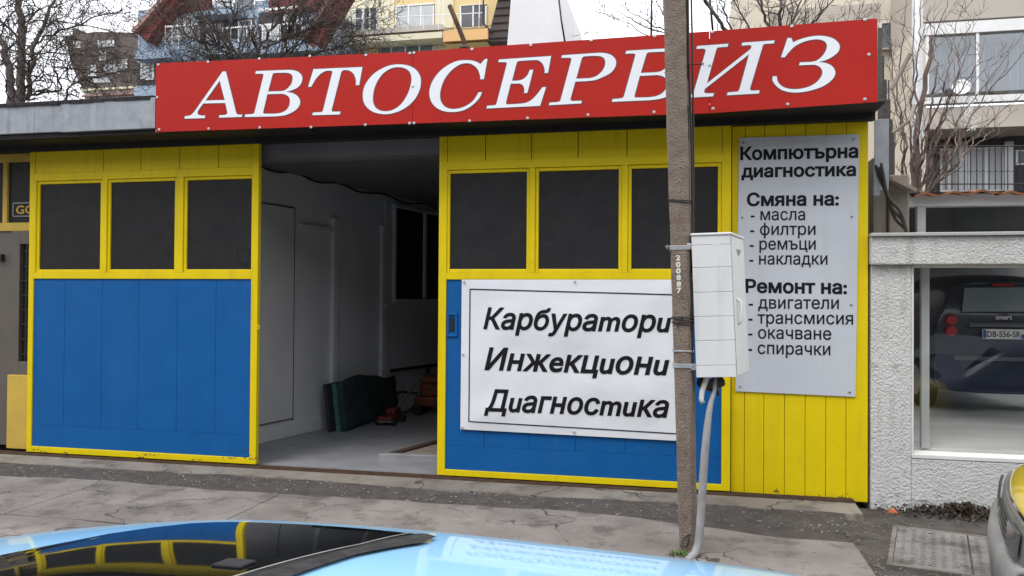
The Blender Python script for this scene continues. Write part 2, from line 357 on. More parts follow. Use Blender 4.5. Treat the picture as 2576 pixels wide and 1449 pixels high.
# ------------------------------------------------------------------ the garage
GX1 = 3.868
garage = thing('garage_building', 'single storey yellow and blue car repair garage with two sliding doors', 'garage', (0, .06, 0))
def rowz(px, py, Y=0): return at(px, py, Y)
def sliding_door(x0, x1, ztop, zmid0, wins, zw0, zw1, zb0, zb1, bx0, bx1, grooves_top, grooves_blue, y0, rails):
    T = .055
    d = MB()
    lips = []
    st = sorted(wins)
    d.box(x0, bx0, y0, y0 + T, .012, ztop); d.box(bx1, x1, y0, y0 + T, .012, ztop)            # outer stiles
    d.box(bx0, bx1, y0, y0 + T, .012, zb0); d.box(bx0, bx1, y0, y0 + T, zb1, zw0 - .035)       # bottom and lock rail
    d.box(bx0, bx1, y0, y0 + T, zw1 + .035, zmid0)                                            # rail above windows
    d.box(bx0, bx1, y0, y0 + T, ztop - .03, ztop)
    prev = bx0
    for (a, b) in st:
        if a - .033 > prev: d.box(prev, a - .033, y0, y0 + T, zw0 - .035, zw1 + .035)
        prev = b + .033
    if bx1 > prev: d.box(prev, bx1, y0, y0 + T, zw0 - .035, zw1 + .035)
    gs = [bx0] + grooves_top + [bx1]
    for a, b in zip(gs[:-1], gs[1:]): d.box(a + .0035, b - .0035, y0 + .006, y0 + T - .01, zmid0, ztop - .03)
    door = P('sliding_door', d, M_['yellow'], garage, bevel=.004)
    bk = MB(); bk.box(bx0, bx1, y0 + T - .008, y0 + T + .004, .05, ztop - .02)
    P('backing_board', bk, M_['gap'], door)
    for a, b in st:                                                                          # bead round each pane
        w = MB(); e = .033; yy = y0 + .016
        w.box(a - e, a, yy, y0 + T, zw0 - .035, zw1 + .035); w.box(b, b + e, yy, y0 + T, zw0 - .035, zw1 + .035)
        w.box(a, b, yy, y0 + T, zw0 - .035, zw0); w.box(a, b, yy, y0 + T, zw1, zw1 + .035)
        P('window_bead', w, M_['yellow'], door, bevel=.006)
        P('window_pane', MB().box(a, b, y0 + .034, y0 + .042, zw0, zw1), M_['doorglass'], door)
    bl = MB(); gs = [bx0] + grooves_blue + [bx1]; zs = zb0 + .23
    for a, b in zip(gs[:-1], gs[1:]): bl.box(a + .0015, b - .0015, y0 + .014, y0 + T - .012, zs, zb1)
    bl.box(bx0, bx1, y0 + .0135, y0 + T - .012, zb0, zs - .002)
    P('blue_panel', bl, M_['blue'], door, bevel=.0015)
    return door
ZT = 3.31
Lg = [at(p, 405, 0).x for p in (165, 259, 353, 451, 549)]
Lb = [at(p, 800, 0).x for p in (160, 254, 347, 444, 541)]
dl = sliding_door(-4.653, -1.914, ZT, 3.03, [(-4.539, -3.776), (-3.653, -2.883), (-2.74, -2.0)], 1.987, 2.912, .075, 1.887, -4.591, -1.987, Lg[1:], Lb, 0, 0)
Rg = [at(p, 380, 0).x for p in (1124, 1221, 1337, 1454, 1577)]
Rb = [at(p, 1110, 0).x for p in (1217, 1331, 1448, 1573, 1700)]
dr = sliding_door(0, 2.716, ZT, 3.02, [(.105, .857), (.972, 1.719), (1.836, 2.602)], 1.987, 2.905, .069, 1.887, .077, 2.640, Rg[1:], Rb, 0, 0)
dl['label'] = 'left sliding door slid open with wear along its bottom rail'; dr['label'] = 'right sliding door carrying the white banner'
# worn spots on the bottom rail of the left door
mb = MB()
for px, py, w, h in ((84, 1131, 16, 3), (96, 1136, 22, 5), (160, 1139, 12, 3), (345, 1145, 55, 4), (348, 1151, 14, 2), (628, 1150, 9, 14), (600, 1130, 26, 2), (640, 1152, 10, 3), (556, 1152, 60, 2), (470, 1156, 40, 2)):
    for k in range(7):
        c = at(px + random.uniform(0, w), py + random.uniform(-h / 2, h / 2), -.0005); r = random.uniform(.004, .012); n = 7
        mb.add([(c.x + r * random.uniform(.5, 1.6) * math.cos(6.283 * i / n), -.0006 - .0002 * k, c.z + r * .6 * random.uniform(.4, 1.1) * math.sin(6.283 * i / n)) for i in range(n)], [tuple(range(n))])
P('chipped_paint', mb, M_['bare'], dl)
mb = MB(); c = at(648, 823, -.0)                                    # yellow eye on the left door edge
mb.tube([(c.x + .012 * math.cos(a) + .012, -.012, c.z + .02 * math.sin(a)) for a in [i * .5236 for i in range(13)]], .006, 6); P('lock_eye', mb, M_['yellow'], dl)
mb = MB(); a = at(1124, 787, 0); b = at(1150, 847, 0)               # recessed blue pull handle
mb.box(a.x, b.x, -.002, .014, a.z - .02, a.z); mb.box(a.x, b.x, -.002, .014, b.z, b.z + .02); mb.box(a.x, a.x + .02, -.002, .014, b.z + .02, a.z - .02); mb.box(b.x - .022, b.x, -.002, .014, b.z + .02, a.z - .02)
hd = P('pull_handle', mb, M_['blue'], dr, bevel=.003)
mb = MB().box(a.x + .03, b.x - .03, .008, .0135, b.z + .05, a.z - .045); P('handle_recess', mb, M_['gap'], dr)
# fixed yellow board wall on the right
gx = [at(p, 1240, .06).x for p in (1838, 1872, 1921, 1973, 2025, 2077, 2128)]
mb = MB()
for a, b in zip(gx, gx[1:] + [GX1]): mb.box(a + .002, b - .002, .06, .085, -.03 + random.uniform(0, .006), 3.31)
mb.box(2.60, GX1 - .004, .09, .11, -.03, 3.31)
P('board_wall', mb, M_['yellow'], garage, bevel=.003)
mb = MB().box(gx[0] - .06, GX1 - .002, .083, .0895, -.02, 3.3); P('board_joint', mb, M_['gap'], garage)
mb = MB(); rm_ = random.Random(21)
for k in range(150):
    if k < 110: c = at(2140 - abs(rm_.gauss(0, 32)), 1262 - abs(rm_.gauss(0, 6)), .0592)
    elif k < 130: c = at(1953 + rm_.gauss(0, 5), 1236 + rm_.gauss(0, 2.5), .0592)
    else: c = at(2040 + rm_.gauss(0, 14), 1250 + rm_.gauss(0, 3), .0592)
    r = rm_.uniform(.002, .007); mb.add([(c.x + r * rm_.uniform(.5, 1.5) * math.cos(6.283 * i / 7), .0592 - .00001 * k, c.z + r * rm_.uniform(.4, 1.2) * math.sin(6.283 * i / 7)) for i in range(7)], [tuple(range(7))])
P('mildew_stain', mb, pm('dark_mildew', (.10, .07, .012), (.03, .025, .015), 60, .9), garage)
# soffit, dark lintel board, fascia boxes
mb = MB()
mb.box(-9, 3.905, -.033, .055, 3.262, 3.335); mb.box(-9, 3.90, -.40, -.034, 3.318, 3.335)
for i in range(5): mb.box(-9 + i * 2.6, -9 + i * 2.6 + .012, -.40, -.034, 3.31, 3.3175)
mb.box(-9, -2.84, -.40, -.36, 3.336, 3.7)
P('soffit', mb, M_['dark_sheet'], garage, bevel=.004)
mb = MB(); l0 = at(0, 338, -.43); l1 = at(389, 331, -.43); u0 = at(0, 269, -.43); u1 = at(389, 259, -.43)
sx = at(156, 300, -.43).x
mb.box(-9, sx - .004, -.428, -.37, l0.z, u0.z - .0); mb.box(sx + .004 - .02, at(391.4, 159.5, -.44).x - .002, -.436, -.37, l0.z - .008, u0.z + .012); mb.box(-9, -2.84, -.42, -.1, u0.z - .02, u0.z - .003)
P('roof_edge_sheet', mb, M_['galv'], garage, bevel=.006)
mb = MB(); zz = u0.z + .012
for i in range(28):
    x = -6.5 + i * .13; mb.box(x, x + .14, -.445, -.40, zz - .012 * random.random() - .01, zz + .006 + .006 * random.random())
P('tar_edge', mb, M_['dark_sheet'], garage)
mb = MB(); mb.box(-9, 3.9, -.08, 8, 3.34, 3.40); P('roof', mb, M_['dark_sheet'], garage)
# side wall towards the showroom and interior
mb = MB().box(3.78, 3.865, .112, 8, -.05, 3.33); P('side_wall', mb, M_['wood'], garage)
wp = Vector((-2.53, 1.10, 0)); wdir = Vector((math.sin(math.radians(12)), math.cos(math.radians(12)), 0)); wn = Vector((wdir.y, -wdir.x, 0))
def wq(t, z, off=0): return wp + wdir * t + wn * off + Vector((0, 0, z))
def wbox(mb, t0, t1, z0, z1, o0, o1):
    return mb.hexa([wq(t0, z0, o1), wq(t1, z0, o1), wq(t1, z1, o1), wq(t0, z1, o1)], wn * (o0 - o1))
mb = MB(); wbox(mb, -1.0, 6.6, 0, 3.3, -.08, 0); P('partition_wall', mb, M_['white_wall'], garage)
mb = MB(); wbox(mb, -1.0, 1.15, 0, .17, .001, .035); P('skirting_plinth', mb, M_['white_wall'], garage, bevel=.008)
def tpx(px, py):                         # distance along the partition of a photo mark
    q = on(px, py, wp, wn); return (q - wp).dot(wdir), q.z
t1, zt = tpx(738, 525); t2, _ = tpx(838, 560); t3, _ = tpx(962, 600); t0 = -1.0
mb = MB(); wbox(mb, t0, t1, .22, zt, .001, .02); P('inner_door', mb, M_['white_wall'], garage)
mb = MB(); wbox(mb, t0, t1 + .012, zt, zt + .012, .001, .0215); wbox(mb, t1, t1 + .012, .2, zt, .001, .0215); wbox(mb, t0, t1 + .012, .21, .22, .001, .0215); P('door_gap', mb, M_['gap'], garage)
mb = MB()
for a, w in ((t2 - .05, .10), (t3 - .07, .14)): wbox(mb, a, a + w, .17, 2.75, .001, .06)
wbox(mb, t1 + .1, t2, 2.55, 2.62, .001, .04); P('wall_batten', mb, M_['white_wall'], garage, bevel=.006)
w0, wz0 = tpx(985, 752); w1, wz1 = tpx(1110, 545); wm, _ = tpx(1062, 650)
mb = MB(); wbox(mb, w0, w0 + .05, wz0, wz1, .001, .05); wbox(mb, wm, wm + .06, wz0, wz1, .001, .05); wbox(mb, w0, w1 + .5, wz0 - .05, wz0, .001, .08); wbox(mb, w0, w1 + .5, wz1, wz1 + .05, .001, .05)
iw = P('inner_window', mb, M_['white_wall'], garage, bevel=.005)
mb = MB(); wbox(mb, w0 + .05, w1 + .5, wz0, wz1, .001, .012); P('window_pane', mb, M_['black'], iw)
mb = MB().box(-4.6, 3.7, 7.2, 7.3, 0, 3.3); P('back_wall', mb, M_['white_wall'], garage)
mb = MB().box(-4.7, -4.6, .15, 7.2, 0, 3.3); P('left_wall', mb, M_['white_wall'], garage)
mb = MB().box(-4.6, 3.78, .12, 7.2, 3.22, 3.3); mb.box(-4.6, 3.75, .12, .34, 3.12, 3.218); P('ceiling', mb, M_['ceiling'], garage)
mb = MB().box(-4.6, 3.78, .102, 7.2, -.2, 0); P('garage_floor', mb, M_['int_floor'], garage)
pts = []
for i in range(24):
    t = i / 23; q = on(660 + 440 * t, 420 + 105 * t + 5 * math.sin(t * 25), wp + wn * .02, wn); pts.append(q)
P('wall_cable', MB().tube(pts, .012, 5), M_['wire'], garage, smooth=True)
q0 = on(970, 505, wp + wn * .05, wn); q1 = on(968, 765, wp + wn * .05, wn)
P('blind_cord', MB().tube([q0, q1], .008, 5).box(q1.x - .02, q1.x + .02, q1.y - .02, q1.y + .02, q1.z - .06, q1.z), M_['white'], garage)
P('wall_pipe', MB().tube([on(985, 932, wp + wn * .05, wn), on(1115, 915, wp + wn * .05, wn)], .022, 8).tube([on(1076, 920, wp + wn * .05, wn), on(1076, 985, wp + wn * .05, wn)], .022, 8), M_['black'], garage)
# things standing in the garage
c0 = gr(848, 1085, 0); c1 = gr(985, 1040, 0); dv = (c1 - c0); dv.z = 0; L_ = dv.length; dv.normalize(); nn = Vector((dv.y, -dv.x, 0))
mt = thing('mattress', 'worn green padded mat standing on edge against garage wall', 'mat', c0)
def lean(u, z, o): return c0 + dv * u + Vector((0, 0, z)) - nn * (.12 * z - o)
hz = .60
mb = MB(); mb.grid(lambda a, b: lean(a * L_, .0 + b * (hz + .06 * math.sin(a * 5)), .055 + .012 * math.sin(a * 17) * math.sin(b * 13)), 16, 12)
P('cover', mb, M_['green'], mt, solid=.06, smooth=True)
mb = MB()
for i in range(12): 
    z = i * hz / 12; mb.hexa([lean(-.03, z, .06 + .008 * random.random()), lean(.035, z, .068), lean(.035, z + hz / 12, .068), lean(-.03, z + hz / 12, .06 + .008 * random.random())], -nn * .06)
P('edge_strip', mb, M_['teal'], mt)
mb = MB(); mb.hexa([lean(-.10, 0, -.03), lean(.3, 0, -.03), lean(.3, hz, -.03), lean(-.10, hz, -.03)], -nn * .05)
tag(P('dark_board', mb, M_['dark']), 'dark board wedged behind the green mat in the garage', 'board')
j = gr(967, 1072, 0)
jk = thing('trolley_jack', 'small red trolley jack on the garage floor before the mat', 'jack', j)
mb = MB().box(j.x - .10, j.x + .10, j.y, j.y + .42, .05, .12).box(j.x - .07, j.x + .07, j.y + .2, j.y + .45, .12, .2); P('body', mb, M_['red_m'], jk, bevel=.015)
mb = MB()
for sx in (-.13, .11):
    for yy in (.04, .4): mb.tube([(j.x + sx, j.y + yy, .05), (j.x + sx + .03, j.y + yy, .05)], .05, 12)
P('wheel', mb, M_['black'], jk); P('front_bar', MB().box(j.x - .1, j.x + .1, j.y - .015, j.y, .05, .065), M_['steel'], jk)
mb = MB().tube([(j.x, j.y + .4, .15), (j.x + .12, j.y + .75, .42), (j.x + .2, j.y + 1.0, .6)], .018, 8); P('lever', mb, M_['steel'], jk)
j = gr(1085, 1045, 0)
fm = thing('floor_machine', 'orange shop machine with a black hose near garage floor pit', 'machine', j)
mb = MB().box(j.x - .28, j.x + .5, j.y, j.y + .4, .12, .26).box(j.x - .2, j.x + .45, j.y + .05, j.y + .35, .26, .44).tube([(j.x - .2, j.y + .2, .48), (j.x + .4, j.y + .2, .48)], .1, 12)
P('body', mb, M_['orange_m'], fm, bevel=.03)
mb = MB()
for sx in (-.22, .3): mb.tube([(j.x + sx, j.y - .03, .08), (j.x + sx, j.y + .43, .08)], .08, 12)
P('wheel', mb, M_['black'], fm)
mb = MB().tube([(j.x - .25 + .0, j.y + .1, .3)] + [(j.x - .5 + .22 * math.cos(a), j.y + .1 + .12 * math.sin(a), .16 + .14 * math.sin(a)) for a in [1.2 + i * .45 for i in range(12)]], .018, 7); P('hose', mb, M_['black'], fm, smooth=True)
a = gr(952, 1152, 0); b = gr(1112, 1157, 0); c = gr(1120, 1100, 0)
pit = thing('inspection_pit', 'boarded inspection pit with a raised grey rim inside garage', 'pit', a)
mb = MB(); ex = (b - a).normalized(); ey = (c - b); ey = Vector((math.sin(.30), math.cos(.30), 0)); W_ = 1.6
mb.hexa([a + Vector((0, 0, -.01)), a + ex * W_ + Vector((0, 0, -.01)), a + ex * W_ + Vector((0, 0, .045)), a + Vector((0, 0, .045))], ey * .09)
P('rim', mb, M_['int_floor'], pit, bevel=.008)
mb = MB(); mb.hexa([a + ey * 1.75 + ex * .03, a + ey * .09 + ex * .03, a + ey * .09 + ex * .03 + Vector((0, 0, .04)), a + ey * 1.75 + ex * .03 + Vector((0, 0, .04))], ex * .1)
P('side_rail', mb, M_['bare'], pit)
mb = MB()
for i in range(6): 
    o = a + ey * (.1 + i * .27) + ex * .13
    mb.hexa([o + Vector((0, 0, .002)), o + ex * 1.4 + Vector((0, 0, .002)), o + ex * 1.4 + Vector((0, 0, .02)), o + Vector((0, 0, .02))], ey * .25)
P('cover_board', mb, M_['wood'], pit)

# ------------------------------------------------------------------ left neighbour shop
YN = .13
shop = thing('neighbour_shop', 'faded yellow shop front with brown door left of garage', 'shop', (-5.2, YN, 0))
def A(px, py, Y=YN): return at(px, py, Y)
mb = MB(); z1 = A(40, 377).z; z0 = A(40, 407).z
mb.box(-9, -4.50, YN, YN + .05, z0, 3.31); zr1 = A(40, 560).z; zr0 = A(40, 581).z; mb.box(-9, -4.5, YN, YN + .05, zr0, zr1)
xm0 = A(12, 480).x; xm1 = A(23, 480).x; mb.box(xm0 - .03, xm1 - .03, YN + .002, YN + .05, zr1, z0)
P('yellow_frame', mb, M_['yellow_old'], shop, bevel=.004)
P('window_pane', MB().box(-9, -4.5, YN + .03, YN + .04, zr1, z0), M_['doorglass'], shop)
mb = MB(); zb = A(40, 1122).z; xl = A(50, 614).x; zl0 = A(60, 910).z; zl1 = A(60, 614).z; xj = A(26, 700).x
mb.box(-9, xj - .006, YN + .02, YN + .08, zb, zr0); mb.box(xj, xl, YN + .0, YN + .08, zb, zr0); mb.box(xl, -4.5, YN, YN + .08, zl1, zr0); mb.box(xl, -4.5, YN, YN + .08, zb, zl0)
sd_ = P('shop_door', mb, M_['brown_frame'], shop, bevel=.005)
P('window_pane', MB().box(xl, -4.5, YN + .05, YN + .06, zl0, zl1), M_['doorglass'], sd_)
mb = MB()
for i in range(8): 
    z = zl0 + (zl1 - zl0) * (i + .5) / 8; mb.tube([(xl, YN + .03, z), (-4.5, YN + .03, z)], .006, 5)
mb.tube([(xl + .07, YN + .03, zl0), (xl + .07, YN + .03, zl1)], .012, 6); P('window_grille', mb, M_['black'], sd_)
h = A(3, 648); P('handle', MB().box(h.x - .03, h.x + .03, YN - .03, YN + .02, h.z - .04, h.z + .04), M_['black'], sd_, bevel=.01)
p0 = A(18, 943, .06); p1 = A(75, 1131, .06)
mb = MB().box(p0.x, -4.5, .06, .12, p1.z, p0.z); P('yellow_post', mb, M_['yellow_old'], shop, bevel=.006)
a = A(27, 545); b = A(72, 508)                                     # sticker GO behind the pane
mb = MB()
for (x0, x1, zz0, zz1) in ((a.x, b.x + .2, b.z - .012, b.z), (a.x, b.x + .2, a.z, a.z + .012), (a.x, a.x + .012, a.z, b.z)): mb.box(x0, x1, YN + .022, YN + .028, zz0, zz1)
st = P('sticker_frame', mb, M_['steel'], shop)
mb = MB(); add_text(mb, 'GO', (a.x + .045, YN + .024, a.z + .035), (b.x + .06, YN + .024, a.z + .035), (0, 0, 1), (b.z - a.z) * .58, .02); P('sticker_lettering', mb, M_['yellow_old'], shop)
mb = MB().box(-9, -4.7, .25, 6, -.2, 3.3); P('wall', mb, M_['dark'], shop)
# shield sticker on the third pane of the left door
def arc(c, pts): return [at(c[0] + x, c[1] + y, .0325) for x, y in pts]
sh = [(-15, -18), (0, -22), (15, -18), (14, 6), (8, 18), (0, 26), (-8, 18), (-14, 6), (-15, -18)]
mb = MB()
for k in range(8):
    q0, q1 = arc((611, 647), sh)[k], arc((611, 647), sh)[k + 1]; mb.tube([q0, q1], .0035, 4)
e0, e1 = arc((611, 647), [(-11, -8), (11, -8)]); add_text(mb, 'COT', e0, e1, (0, 0, 1), .045, .01); q = arc((611, 647), [(-6, 4), (6, 10), (-5, 16)]); mb.tube(q, .004, 4)
P('shield_sticker', mb, M_['black'], dl)
# ------------------------------------------------------------------ red roof sign
SY = -.44
tl, bl_, t2_, b2_ = at(391.4, 159.5, SY), at(391.9, 332.2, SY), at(1038.3, 130.2, SY), at(1038.3, 310.6, SY)
t3_, b3_, tr, br = at(1785, 78.5, SY), at(1785, 284.5, SY), at(2207.4, 46.2, SY), at(2209, 256.2, SY)
sign = thing('shop_sign', 'long red roof sign reading АВТОСЕРВИЗ in white italic capitals', 'sign', tl)
G3 = .002
for a, b, c, d in ((tl, bl_, t2_, b2_), (t2_, b2_, t3_, b3_), (t3_, b3_, tr, br)):
    e = Vector((G3, 0, 0)); mb = MB(); mb.hexa([b + e, d - e, c - e, a + e], (0, .012, 0)); P('sign_panel', mb, M_['red'], sign)
mb = MB()
mb.box(tl.x + .004, tr.x - .004, SY + .013, -.12, 3.345, 3.36); mb.box(tl.x + .004, tr.x - .004, SY + .013, -.12, 3.90, 3.915)
for x in (tl.x + .004, -.3, 1.6, tr.x - .054): mb.box(x, x + .05, SY + .013, -.12, 3.361, 3.899)
mb.box(tl.x + .006, tr.x - .006, SY + .0125, SY + .03, 3.37, 3.9); P('sign_frame', mb, M_['dark_sheet'], sign)
dots = [(398, 163), (523, 156), (652, 148), (779, 141.5), (920, 139), (1031, 134), (1041, 133), (1187, 124), (1335, 113.5), (1487, 101.5), (1647, 91), (1792, 80.5), (1992, 66), (2176, 49.5),
        (400, 326), (524.5, 324), (653, 321), (782, 320), (918.6, 314), (1030, 310), (1041, 309.5), (1181, 304), (1327, 297), (1479, 289), (1645, 282), (1794, 273), (1982, 262), (2176, 249.5), (395, 245), (1038.5, 217), (2186, 137), (1785, 164)]
for q in dots:
    c = at(q[0], q[1], SY - .004); P('screw', MB().disc(c, (0, -1, 0), .014, .005, 10, .009), M_['screw'], sign)
LET = [  # traced capitals: zoom origin, zoom scale, outer, holes
 (720, 220, 4.954, "93,1263 105,1212 180,1205s 240,1175s 300,1110 420,935 848,330 915,328 1113,1130 1130,1170s 1165,1185 1238,1183 1228,1228 775,1243 788,1195 880,1190s 935,1170s 940,1125 900,952 465,962 375,1085 350,1140s 365,1180s 410,1200 505,1203 495,1252", ["790,512 890,893 510,905"]),
 (720, 220, 4.954, "1285,1230 1298,1180 1400,1175 1455,1165s 1480,1135 1655,420 1655,385s 1620,372 1495,375 1510,322 2050,300 2200,298s 2320,325s 2400,385s 2428,460s 2410,550s 2340,640s 2230,695s 2110,732 2230,755s 2330,815s 2380,900s 2378,980s 2320,1070s 2220,1140s 2080,1195s 1900,1218", ["1750,725 1835,400 1850,370s 1890,358 2050,352 2150,358s 2215,390s 2235,450s 2215,560s 2150,650s 2070,705s 1980,720", "1735,778 2020,770 2100,790s 2165,840s 2182,910s 2165,1010s 2110,1090s 2010,1145s 1890,1165 1690,1165 1655,1155s 1655,1120"]),
 (1220, 220, 4.954, "148,1195 160,1143 290,1135 335,1130s 360,1100 545,345 540,322s 490,312s 400,325s 300,385s 215,480s 165,565s 125,632 65,632 172,282 1140,240 1078,598 1010,602 1012,540s 1000,450s 960,370s 890,315s 810,300s 750,312s 720,345 530,1095 540,1120s 575,1125 710,1123 692,1180", []),
 (1220, 220, 4.954, "1870,187s 2050,212s 2190,285s 2280,410s 2300,550s 2270,700s 2190,860s 2060,1000s 1890,1105s 1700,1165s 1540,1172s 1370,1135s 1240,1050s 1165,930s 1148,790s 1175,640s 1260,490s 1390,355s 1550,260s 1700,205s", ["1860,243s 1980,265s 2070,330s 2110,430s 2105,560s 2060,720s 1980,880s 1870,1010s 1740,1090s 1610,1117s 1490,1100s 1400,1040s 1355,940s 1350,820s 1380,660s 1450,500s 1550,370s 1670,285s 1770,250s"]),
 (1700, 180, 4.954, "1240,278 1168,680 1100,682 1090,600s 1050,490s 980,415s 890,370s 790,365s 680,395s 560,475s 450,590s 370,720s 315,880s 300,1020s 325,1130s 395,1220s 500,1265s 640,1265s 790,1220s 930,1130s 1010,1030s 1062,940 1130,938 1080,1050s 980,1160s 840,1260s 690,1315s 520,1330s 370,1310s 230,1245s 130,1130s 90,980s 110,820s 180,670s 300,520s 450,405s 620,325s 780,303s 930,310s 1030,340s 1100,380 1190,280", []),
 (1700, 180, 4.954, "1220,1260 1235,1207 1330,1200 1395,1190s 1420,1160 1622,385 1620,355s 1590,340 1455,342 1468,290 2500,220 2440,555 2372,560 2370,480s 2340,390s 2280,325s 2190,300s 1890,318 1840,328s 1815,370 1725,712 1850,705s 1950,675s 2030,600s 2080,495 2148,492 2030,950 1965,955 1970,880s 1945,805s 1890,770s 1850,765 1700,768 1608,1130 1612,1170s 1650,1180 1830,1170 1990,1150s 2110,1090s 2220,980s 2328,838 2400,835 2282,1207", []),
 (2160, 160, 4.954, "178,1295 192,1242 320,1235 385,1220s 410,1185 622,400 622,370s 590,355 425,355 440,305 1100,260 1250,258s 1390,290s 1480,360s 1510,450s 1480,560s 1390,660s 1260,730s 1110,790s 950,815s 700,828 608,1160 610,1195s 650,1212 830,1205 820,1258", ["718,770 820,400 840,350s 890,325 1050,315 1180,322s 1260,355s 1295,430s 1280,530s 1220,630s 1120,715s 1000,755s 940,760"]),
 (2160, 160, 4.954, "B", []),
 (2700, 110, 3.68, "98,1040 112,995 190,990 245,985s 275,955 450,350 445,325s 410,312 315,318 325,275 785,240 775,285 670,292 625,300s 605,335 470,825 1110,320 1125,285s 1110,265s 1080,262 980,270 992,225 1465,192 1455,235 1340,243 1300,255s 1285,295 1105,895 1110,925s 1140,930 1245,928 1235,972 765,1000 775,957 880,948 925,940s 950,905 1090,395 440,905 430,945s 445,970 575,970 560,1015", []),
 (2700, 110, 3.68, "1560,440 1655,158 1710,155 1738,220 1830,180s 1950,145s 2080,125s 2210,130s 2330,165s 2405,230s 2425,290s 2400,360s 2320,430s 2220,480s 2110,512 2220,525s 2310,570s 2355,640s 2350,710s 2290,790s 2170,870s 2010,925s 1850,955s 1700,955s 1570,920s 1480,850s 1435,780s 1440,720 1498,720 1510,790s 1560,855s 1640,895s 1760,910s 1890,895s 2010,855s 2110,780s 2165,690s 2160,620s 2110,570s 2030,550s 1825,560 1838,515 1990,510 2080,490s 2160,430s 2215,350s 2235,270s 2205,210s 2120,178s 2020,182s 1900,210s 1770,275s 1680,360s 1615,440", []),
]
def affine(src, dst):
    # least squares 2D affine by normal equations
    from mathutils import Matrix as Mx
    A = [[0] * 3 for _ in range(3)]; bx = [0] * 3; by = [0] * 3
    for (x, y), (u, v) in zip(src, dst):
        r = (x, y, 1)
        for i in range(3):
            bx[i] += r[i] * u; by[i] += r[i] * v
            for j2 in range(3): A[i][j2] += r[i] * r[j2]
    I = Mx(A).inverted(); X = I @ Vector(bx); Y = I @ Vector(by)
    return lambda x, y: (X[0] * x + X[1] * y + X[2], Y[0] * x + Y[1] * y + Y[2])
afB = affine([(1285, 1230), (1510, 322), (1735, 778), (1750, 725), (1650, 1140), (1655, 420)], [(1425, 1225), (1708, 220), (1980, 712), (1995, 655), (1868, 1120), (1890, 320)])
def remap(t):
    o = []
    for tk in t.split():
        s = 's' if tk.endswith('s') else ''; x, y = map(float, tk.rstrip('s').split(',')); x, y = afB(x, y); o.append('%f,%f%s' % (x, y, s))
    return ' '.join(o)
lw, lg = MB(), MB()
for x0, y0, sc, outer, holes in LET:
    if outer == 'B': outer, holes = remap(LET[1][3]), [remap(h) for h in LET[1][4]]
    cs = []
    for k, tx in enumerate([outer] + holes):
        c = [at(px, py, SY) for px, py in spline_pts(tx, x0, y0, sc)]; c = dedupe([(p.x, p.z) for p in c])
        if (area(c) > 0) != (k == 0): c.reverse()
        cs.append(c)
    ov, of = fill(cs); lw.add([(v.x, SY - .0035, v.y) for v in ov], of)
    ov, of = fill([grow(c, .0065) for c in cs]); lg.add([(v.x, SY - .0015, v.y) for v in ov], of)
P('lettering_outline', lg, M_['grey_line'], sign); P('lettering', lw, M_['white_vinyl'], sign)
# ------------------------------------------------------------------ silver price board
BY = .045
def gz(x, y): return ((2900 + x / 1.3167) * .628906, (500 + y / 1.3167) * .628906)
bd = thing('notice_board', 'tall silver board listing services in black lettering on yellow boards', 'sign', at(*gz(75, 68), BY))
q = [at(*gz(*p), BY) for p in ((55, 1402), (688, 1432), (708, 48), (75, 68))]
P('board', MB().hexa(q, (0, .008, 0)), M_['silver_sheet'], bd)
for s in ((98, 92), (677, 75), (91, 488), (668, 483), (665, 948), (80, 1379), (657, 1408), (76, 950)):
    P('screw', MB().disc(at(*gz(*s), BY - .001), (0, -1, 0), .011, .005, 10, .007), M_['steel'], bd)
mb = MB()
for body, x0, x1, ya, yb, cap, bo in (("Компютърна", 80, 702, 183, 170, 66, .035), ("диагностика", 86, 690, 275, 266, 64, .035), ("Смяна на:", 115, 600, 425, 421, 66, .035), ("- масла", 135, 422, 501, 501, 63, .010), ("- филтри", 132, 477, 579, 578, 63, .010),
        ("- ремъци", 130, 478, 656, 656, 63, .010), ("- накладки", 128, 540, 734, 735, 63, .010), ("Ремонт на:", 107, 643, 881, 888, 68, .035), ("- двигатели", 125, 600, 966, 969, 65, .010), ("- трансмисия", 123, 675, 1045, 1051, 65, .010), ("- окачване", 122, 560, 1123, 1131, 65, .010), ("- спирачки", 121, 555, 1204, 1213, 65, .010)):
    a = at(*gz(x0, ya), BY - .002); b = at(*gz(x1, yb), BY - .002); c = at(*gz(x0, ya - cap), BY - .002)
    add_text(mb, body, a, b, (0, 0, 1), c.z - a.z, bo)
P('lettering', mb, M_['black_vinyl'], bd)
# ------------------------------------------------------------------ white banner on the right door
def bz(x, y): return ((1830 + x / 2.1956) * .628906, (1100 + y / 2.1956) * .628906)
NY = -.010
bn = thing('banner', 'white cloth banner with black italic lettering screwed to the blue door', 'banner', at(*bz(38, 38), NY))
tl2 = at(*bz(38, 40), NY); bl2 = at(*bz(25, 1355), NY); tr2 = at(1716, 703.5, NY); br2 = at(1722, 1110, NY)
def bnp(u, v):
    p = (bl2 * (1 - u) + br2 * u) * (1 - v) + (tl2 * (1 - u) + tr2 * u) * v
    w = .007 * math.sin(u * 7 + v * 6) + .005 * math.sin(u * 5 - v * 11 + 1) + .003 * math.sin(u * 21 - v * 13) + .003 * math.sin(v * 19 + u * 3)
    k = min(1, 6 * min(u, 1 - u, v, 1 - v))
    return p + Vector((0, -w * k - .012 * k, .005 * math.sin(u * 6.283 * 2) * (v > .99) * 0))
P('cloth', MB().grid(bnp, 60, 44), M_['banner'], bn, smooth=True)
lb = MB()
def plift(p):                                        # lay lettering on the wavy cloth
    u = (p.x - tl2.x) / (tr2.x - tl2.x); v = (p.z - bl2.z) / (tl2.z - bl2.z)
    u = min(1, max(0, u)); v = min(1, max(0, v)); q = bnp(u, v); return Vector((p.x, q.y - .0038, p.z))
fr = MB()
